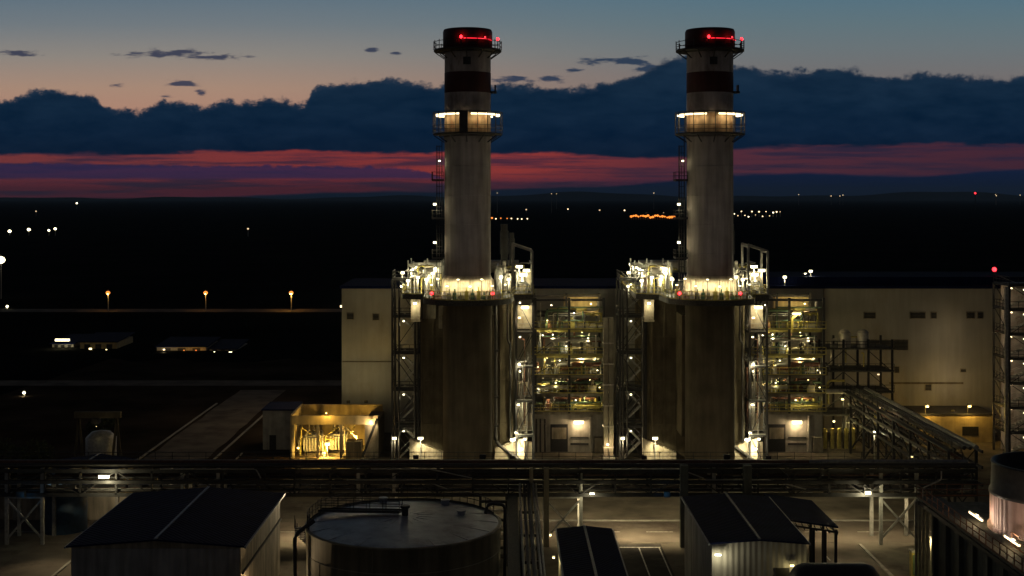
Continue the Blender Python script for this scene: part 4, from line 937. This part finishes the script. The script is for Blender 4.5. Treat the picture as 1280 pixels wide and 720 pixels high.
for i in range(8): street_lamp(614 + i * 6.6 + q.uniform(-1.5, 1.5), 273 + q.uniform(-1.2, .8), 2150, 'sod' if i in (0, 2, 3) else 'warm', 'small town lamp in the row just right of the left chimney', 'town lamps right of left chimney', 2.2 if i else 3.6)
for i in range(19): street_lamp(789 + i * 3.0, 270.5 + q.uniform(-1.2, 1.4), 2200, 'sod', 'orange lamp in the dense bright row left of right chimney', 'bright orange row of far lamps', q.uniform(3.0, 5.2))
for i in range(14): street_lamp(918 + i * 4.4, 266 + q.uniform(-2, 5), 2500, q.choice(('dim', 'warm', 'cool')), 'scattered small town lamp just right of the right chimney', 'scattered town lamps right of right chimney', q.uniform(1.6, 3.0))
for i in range(16): street_lamp(625 + i * 15 + q.uniform(-6, 6), q.choice((242, 246, 254, 262, 266)) + q.uniform(-1, 1), 4200 if i % 2 else 3200, 'dim' if q.random() < .7 else 'warm', 'faint far lamp on the plain between the chimneys', 'faint far lamps between the chimneys', q.uniform(2, 4.2))
for i in range(9): street_lamp(1000 + q.choice((0, 50, 85, 200, 235, 280)) + q.uniform(-12, 12), 243.5 + q.uniform(-.5, 2), 6500, 'dim', 'pinprick light near the right horizon', 'pinprick lights on the right horizon', q.uniform(4, 6.5))
bm = thing('beacon_mast', 'far mast with red warning light on the right horizon', 'mast', (P(1219, 241, 4000)[0], 4000, 0))
x, y, z = P(1219, 241.5, 4000)
MB().tube([(x, y, 0), (x, y, z - 2)], 1, 6).build('mast', M['steel'], bm); MB().ball((x, y, z), 3.0, 10).build('lens', E['red'], bm)

# ------------------------------------------------------------------ air
hm = bpy.data.materials.new('dusk_air'); hm.use_nodes = True; hn = hm.node_tree; hn.nodes.remove(hn.nodes['Principled BSDF'])
pv = hn.nodes.new('ShaderNodeVolumePrincipled'); pv.inputs['Color'].default_value = (.55, .78, 1, 1); pv.inputs['Density'].default_value = HAZE
hn.links.new(pv.outputs[0], hn.nodes['Material Output'].inputs['Volume'])
hz = MB().box(-27000, 27000, -2000, 30000, -1.2, 260).build('haze', hm); hz['kind'] = 'stuff'
# ------------------------------------------------------------------ world: dusk sky with a cloud bank
w = bpy.data.worlds.new('World'); scene.world = w; w.use_nodes = True
nt = w.node_tree; N = nt.nodes; L = nt.links; bg = N['Background']
def link(v, sock):
    if isinstance(v, (int, float)): sock.default_value = v
    else: L.new(v, sock)
def mth(op, a, b=None, c=None, clamp=False):
    n = N.new('ShaderNodeMath'); n.operation = op; n.use_clamp = clamp
    for i, v in enumerate((a, b, c)):
        if v is not None: link(v, n.inputs[i])
    return n.outputs[0]
def sstep(v, a, b, x=0.0, y=1.0):
    n = N.new('ShaderNodeMapRange'); n.interpolation_type = 'SMOOTHSTEP'; link(v, n.inputs[0])
    for i, q_ in enumerate((a, b, x, y)): n.inputs[i + 1].default_value = q_
    return n.outputs[0]
def ramp(v, stops):
    n = N.new('ShaderNodeValToRGB'); link(v, n.inputs[0]); e = n.color_ramp.elements
    while len(e) < len(stops): e.new(.5)
    for q_, (p_, c_) in zip(e, stops): q_.position = p_; q_.color = (*lin(c_), 1)
    return n.outputs[0]
def mixc(f, a, b):
    n = N.new('ShaderNodeMix'); n.data_type = 'RGBA'; link(f, n.inputs[0])
    for v, s in ((a, n.inputs[6]), (b, n.inputs[7])):
        if isinstance(v, tuple): s.default_value = (*lin(v), 1)
        else: L.new(v, s)
    return n.outputs[2]
def curve(v, pts):
    n = N.new('ShaderNodeFloatCurve'); link(v, n.inputs['Value']); cu = n.mapping.curves[0]
    pts = sorted(pts)
    cu.points[0].location = pts[0]; cu.points[1].location = pts[-1]
    for p_ in pts[1:-1]: cu.points.new(*p_)
    n.mapping.update(); return n.outputs[0]
tcn = N.new('ShaderNodeTexCoord'); sx = N.new('ShaderNodeSeparateXYZ'); L.new(tcn.outputs['Generated'], sx.inputs[0])
ymax = mth('MAXIMUM', sx.outputs[1], .3)
qx = mth('MULTIPLY', mth('DIVIDE', sx.outputs[0], ymax), 1600.0)      # tangent of bearing, scaled
pz = mth('MULTIPLY', mth('DIVIDE', sx.outputs[2], ymax), 1600.0)      # tangent of altitude, scaled
def noise(fx, fz, off, det=6, rough=.55):
    cb = N.new('ShaderNodeCombineXYZ'); link(mth('MULTIPLY', qx, fx), cb.inputs[0]); link(mth('MULTIPLY', pz, fz), cb.inputs[1]); cb.inputs[2].default_value = off
    n = N.new('ShaderNodeTexNoise'); n.inputs['Scale'].default_value = 1; n.inputs['Detail'].default_value = det; n.inputs['Roughness'].default_value = rough
    L.new(cb.outputs[0], n.inputs['Vector']); return mth('SUBTRACT', n.outputs[0], .5)
tq = mth('DIVIDE', mth('ADD', qx, 700.0), 1400.0, clamp=True)
T = lambda px: (px - 632 + 700) / 1400
tp = mth('DIVIDE', pz, 247.0, clamp=True)
Z = lambda py: (247 - py) / 247
skyL = ramp(tp, [(0, (170, 112, 100)), (Z(140), (180, 137, 117)), (Z(110), (172, 141, 122)), (Z(70), (144, 137, 130)), (Z(30), (115, 124, 130)), (1, (100, 117, 129))])
skyR = ramp(tp, [(0, (120, 100, 105)), (Z(130), (122, 110, 108)), (Z(95), (118, 114, 114)), (Z(60), (108, 118, 122)), (Z(30), (98, 118, 126)), (1, (88, 116, 130))])
sky = mixc(sstep(qx, -420, 420), skyL, skyR)
# soft mottling
nz = noise(.012, .05, 3.3, 4)
# wisps
def wisp(cx_, cy_, rx, ry, off):
    a = mth('DIVIDE', mth('SUBTRACT', qx, cx_ - 632.0), float(rx)); b_ = mth('DIVIDE', mth('SUBTRACT', pz, 247.0 - cy_), float(ry))
    d_ = mth('SQRT', mth('ADD', mth('MULTIPLY', a, a), mth('MULTIPLY', b_, b_)))
    return mth('SUBTRACT', 1.0, d_)
wn = noise(.035, .16, 9.1, 7, .62)
acc = None
for wv in ((215, 67, 70, 7), (265, 71, 55, 4), (20, 66, 34, 5), (228, 103, 26, 6), (147, 107, 16, 3.5), (466, 62, 12, 5), (495, 66, 10, 3), (250, 117, 10, 5), (205, 120, 12, 3), (640, 99, 40, 5), (690, 98, 26, 6), (745, 76, 30, 6), (790, 77, 45, 6), (720, 88, 16, 4), (815, 84, 30, 8), (460, 107, 10, 0.5)):
    f = wisp(*wv, 0); acc = f if acc is None else mth('MAXIMUM', acc, f)
wm = sstep(mth('ADD', mth('MULTIPLY', acc, 1.0), mth('MULTIPLY', wn, 3.4)), .1, .75, 0, .95)
wcol = mixc(sstep(qx, -400, 300), (58, 62, 82), (36, 56, 80))
sky = mixc(wm, sky, wcol)
# main cloud bank
top = curve(tq, [(0, Z(128)), (T(0), Z(126)), (T(40), Z(115)), (T(75), Z(112)), (T(115), Z(115)), (T(135), Z(136)), (T(180), Z(136)), (T(205), Z(128)), (T(240), Z(134)), (T(290), Z(127)), (T(360), Z(125)), (T(378), Z(131)), (T(395), Z(107)), (T(440), Z(101)), (T(480), Z(97)), (T(540), Z(103)), (T(620), Z(104)), (T(700), Z(107)), (T(790), Z(96)), (T(835), Z(74)), (T(870), Z(70)), (T(930), Z(83)), (T(965), Z(89)), (T(1050), Z(82)), (T(1090), Z(90)), (T(1160), Z(92)), (T(1200), Z(97)), (T(1280), Z(93)), (1, Z(95))])
n1 = noise(.022, .03, 1.7, 7, .62); n2 = noise(.085, .11, 5.2, 5, .6)
edge = mth('ADD', mth('MULTIPLY', top, 247.0), mth('ADD', mth('MULTIPLY', n1, 34.0), mth('ADD', mth('MULTIPLY', n2, 15.0), mth('MULTIPLY', noise(.25, .3, 2.2, 4), 4.0))))
dtop = mth('SUBTRACT', edge, pz)
mtop = mth('MAXIMUM', sstep(dtop, -2.0, 5.0), sstep(mth('ADD', mth('SUBTRACT', mth('MULTIPLY', dtop, .9), 2.0), mth('MULTIPLY', noise(.028, .09, 12.5, 7, .65), 85.0)), 6, 22, 0, .75))
bot = curve(tq, [(0, Z(193)), (T(0), Z(193)), (T(300), Z(190)), (T(540), Z(192)), (T(700), Z(193)), (T(850), Z(197)), (T(930), Z(187)), (T(1100), Z(182)), (T(1280), Z(180)), (1, Z(180))])
n3 = noise(.012, .05, 8.8, 5, .6)
dbot = mth('SUBTRACT', pz, mth('ADD', mth('MULTIPLY', bot, 247.0), mth('ADD', mth('MULTIPLY', n3, 16.0), mth('MULTIPLY', noise(.03, .12, 15.3, 5, .6), 9.0))))
mbot = sstep(dbot, -2.0, 3.0)
ccol = ramp(tp, [(0, (2, 22, 46)), (Z(192), (3, 26, 51)), (Z(165), (5, 32, 58)), (Z(130), (11, 38, 62)), (Z(95), (22, 46, 68)), (1, (32, 54, 73))])
ccol = mixc(mth('ADD', .5, mth('ADD', mth('MULTIPLY', noise(.014, .045, 6.1, 7, .62), 2.4), mth('MULTIPLY', n1, .8)), clamp=True), mixc(.5, ccol, (2, 20, 42)), mixc(.14, ccol, (48, 62, 80)))
ccol = mixc(sstep(dtop, 9, 0, 0, .3), ccol, (84, 88, 98))
# pink strip under the cloud, with a purple streak of cloud and the low bank on the right
pk = ramp(tq, [(0, (120, 56, 58)), (T(200), (126, 55, 56)), (T(420), (138, 54, 53)), (T(640), (154, 58, 54)), (T(760), (122, 51, 55)), (T(880), (88, 45, 58)), (T(1280), (70, 39, 54))])
pk2 = ramp(tq, [(0, (94, 39, 54)), (T(420), (98, 36, 50)), (T(640), (84, 40, 58)), (T(900), (50, 34, 66)), (1, (45, 34, 62))])
low = mixc(sstep(pz, 8, 36), pk2, pk)
low = mixc(sstep(noise(.005, .10, 4.4, 6, .6), -.05, .15, 0, .8), low, (36, 36, 60))
st_top = mth('ADD', curve(tq, [(0, Z(204)), (T(60), Z(204)), (T(250), Z(207)), (T(420), Z(208)), (T(520), Z(212)), (T(560), Z(222)), (T(640), Z(223)), (1, Z(230))]), 0.0)
dst = mth('SUBTRACT', mth('ADD', mth('MULTIPLY', st_top, 247.0), mth('MULTIPLY', n2, 10.0)), pz)
mst = mth('MULTIPLY', sstep(dst, -1, 2), sstep(mth('ADD', pz, mth('MULTIPLY', n3, 4.0)), 21, 26))
low = mixc(mth('MULTIPLY', mst, .85), low, (44, 38, 76))
lb = mth('ADD', mth('MULTIPLY', curve(tq, [(0, 0.0), (T(250), 0.0), (T(430), Z(240)), (T(560), Z(238)), (T(640), Z(236)), (T(760), Z(232)), (T(850), Z(225)), (T(960), Z(216)), (T(1080), Z(219)), (T(1160), Z(220)), (T(1280), Z(211)), (1, Z(212))]), 247.0), mth('MULTIPLY', n3, 7.0))
low = mixc(sstep(mth('SUBTRACT', lb, pz), -1.5, 2.5), low, ramp(tp, [(0, (3, 20, 42)), (Z(215), (16, 30, 60)), (1, (20, 34, 62))]))
col = mixc(mtop, sky, ccol)
col = mixc(mbot, low, col)
col = mixc(sstep(pz, -3, 1.5), (2, 5, 10), col)
# dome above and behind the picture: dim dusk blue with a touch of physical sky
nish = N.new('ShaderNodeTexSky'); nish.sky_type = 'NISHITA'; nish.sun_disc = False; nish.sun_elevation = R(-2.0); nish.sun_rotation = R(0)
ds = N.new('ShaderNodeVectorMath'); ds.operation = 'SCALE'; L.new(nish.outputs[0], ds.inputs[0]); ds.inputs['Scale'].default_value = .01
mixd = N.new('ShaderNodeMix'); mixd.data_type = 'RGBA'; L.new(sstep(sx.outputs[2], .05, .5), mixd.inputs[0]); mixd.inputs[6].default_value = (.075, .071, .068, 1); mixd.inputs[7].default_value = (.0075, .0085, .012, 1)
dome = N.new('ShaderNodeVectorMath'); dome.operation = 'ADD'; L.new(ds.outputs[0], dome.inputs[0]); L.new(mixd.outputs[2], dome.inputs[1])
dm = sstep(sx.outputs[2], .16, .42)
back = sstep(sx.outputs[1], .75, .1)
up = sstep(sx.outputs[2], -.02, .02)
dsel = mth('MULTIPLY', mth('MAXIMUM', dm, back), up)
fin = N.new('ShaderNodeMix'); fin.data_type = 'RGBA'; L.new(dsel, fin.inputs[0]); L.new(col, fin.inputs[6]); L.new(dome.outputs[0], fin.inputs[7])
L.new(fin.outputs[2], bg.inputs['Color']); bg.inputs['Strength'].default_value = 1.0

sun = bpy.data.lights.new('sun', 'SUN'); sun.energy = .02; sun.angle = R(15); sun.color = (1, .6, .5)
so = bpy.data.objects.new('sun', sun); COL.objects.link(so); so.rotation_euler = (R(-87), 0, 0)

# ------------------------------------------------------------------ camera and render settings
cam = bpy.data.cameras.new('camera'); co = bpy.data.objects.new('camera', cam); COL.objects.link(co)
co.location = (0, 0, CAMH); co.rotation_euler = (R(90), 0, 0)
cam.sensor_width = 36; cam.lens = 36 * FPX / 1280; cam.shift_x = 8 / 1280; cam.shift_y = -113 / 1280
cam.clip_start = .5; cam.clip_end = 60000
scene.camera = co
vs_ = scene.view_settings; vs_.view_transform = 'Standard'; vs_.look = 'None'; vs_.exposure = 0; vs_.gamma = 1; vs_.use_curve_mapping = False
scene.render.engine = 'CYCLES'; cy = scene.cycles
cy.use_denoising = True
try: cy.denoiser = 'OPENIMAGEDENOISE'; cy.denoising_input_passes = 'RGB_ALBEDO_NORMAL'
except Exception: pass
cy.max_bounces = 4; cy.diffuse_bounces = 2; cy.glossy_bounces = 2; cy.sample_clamp_indirect = 2; cy.use_light_tree = True
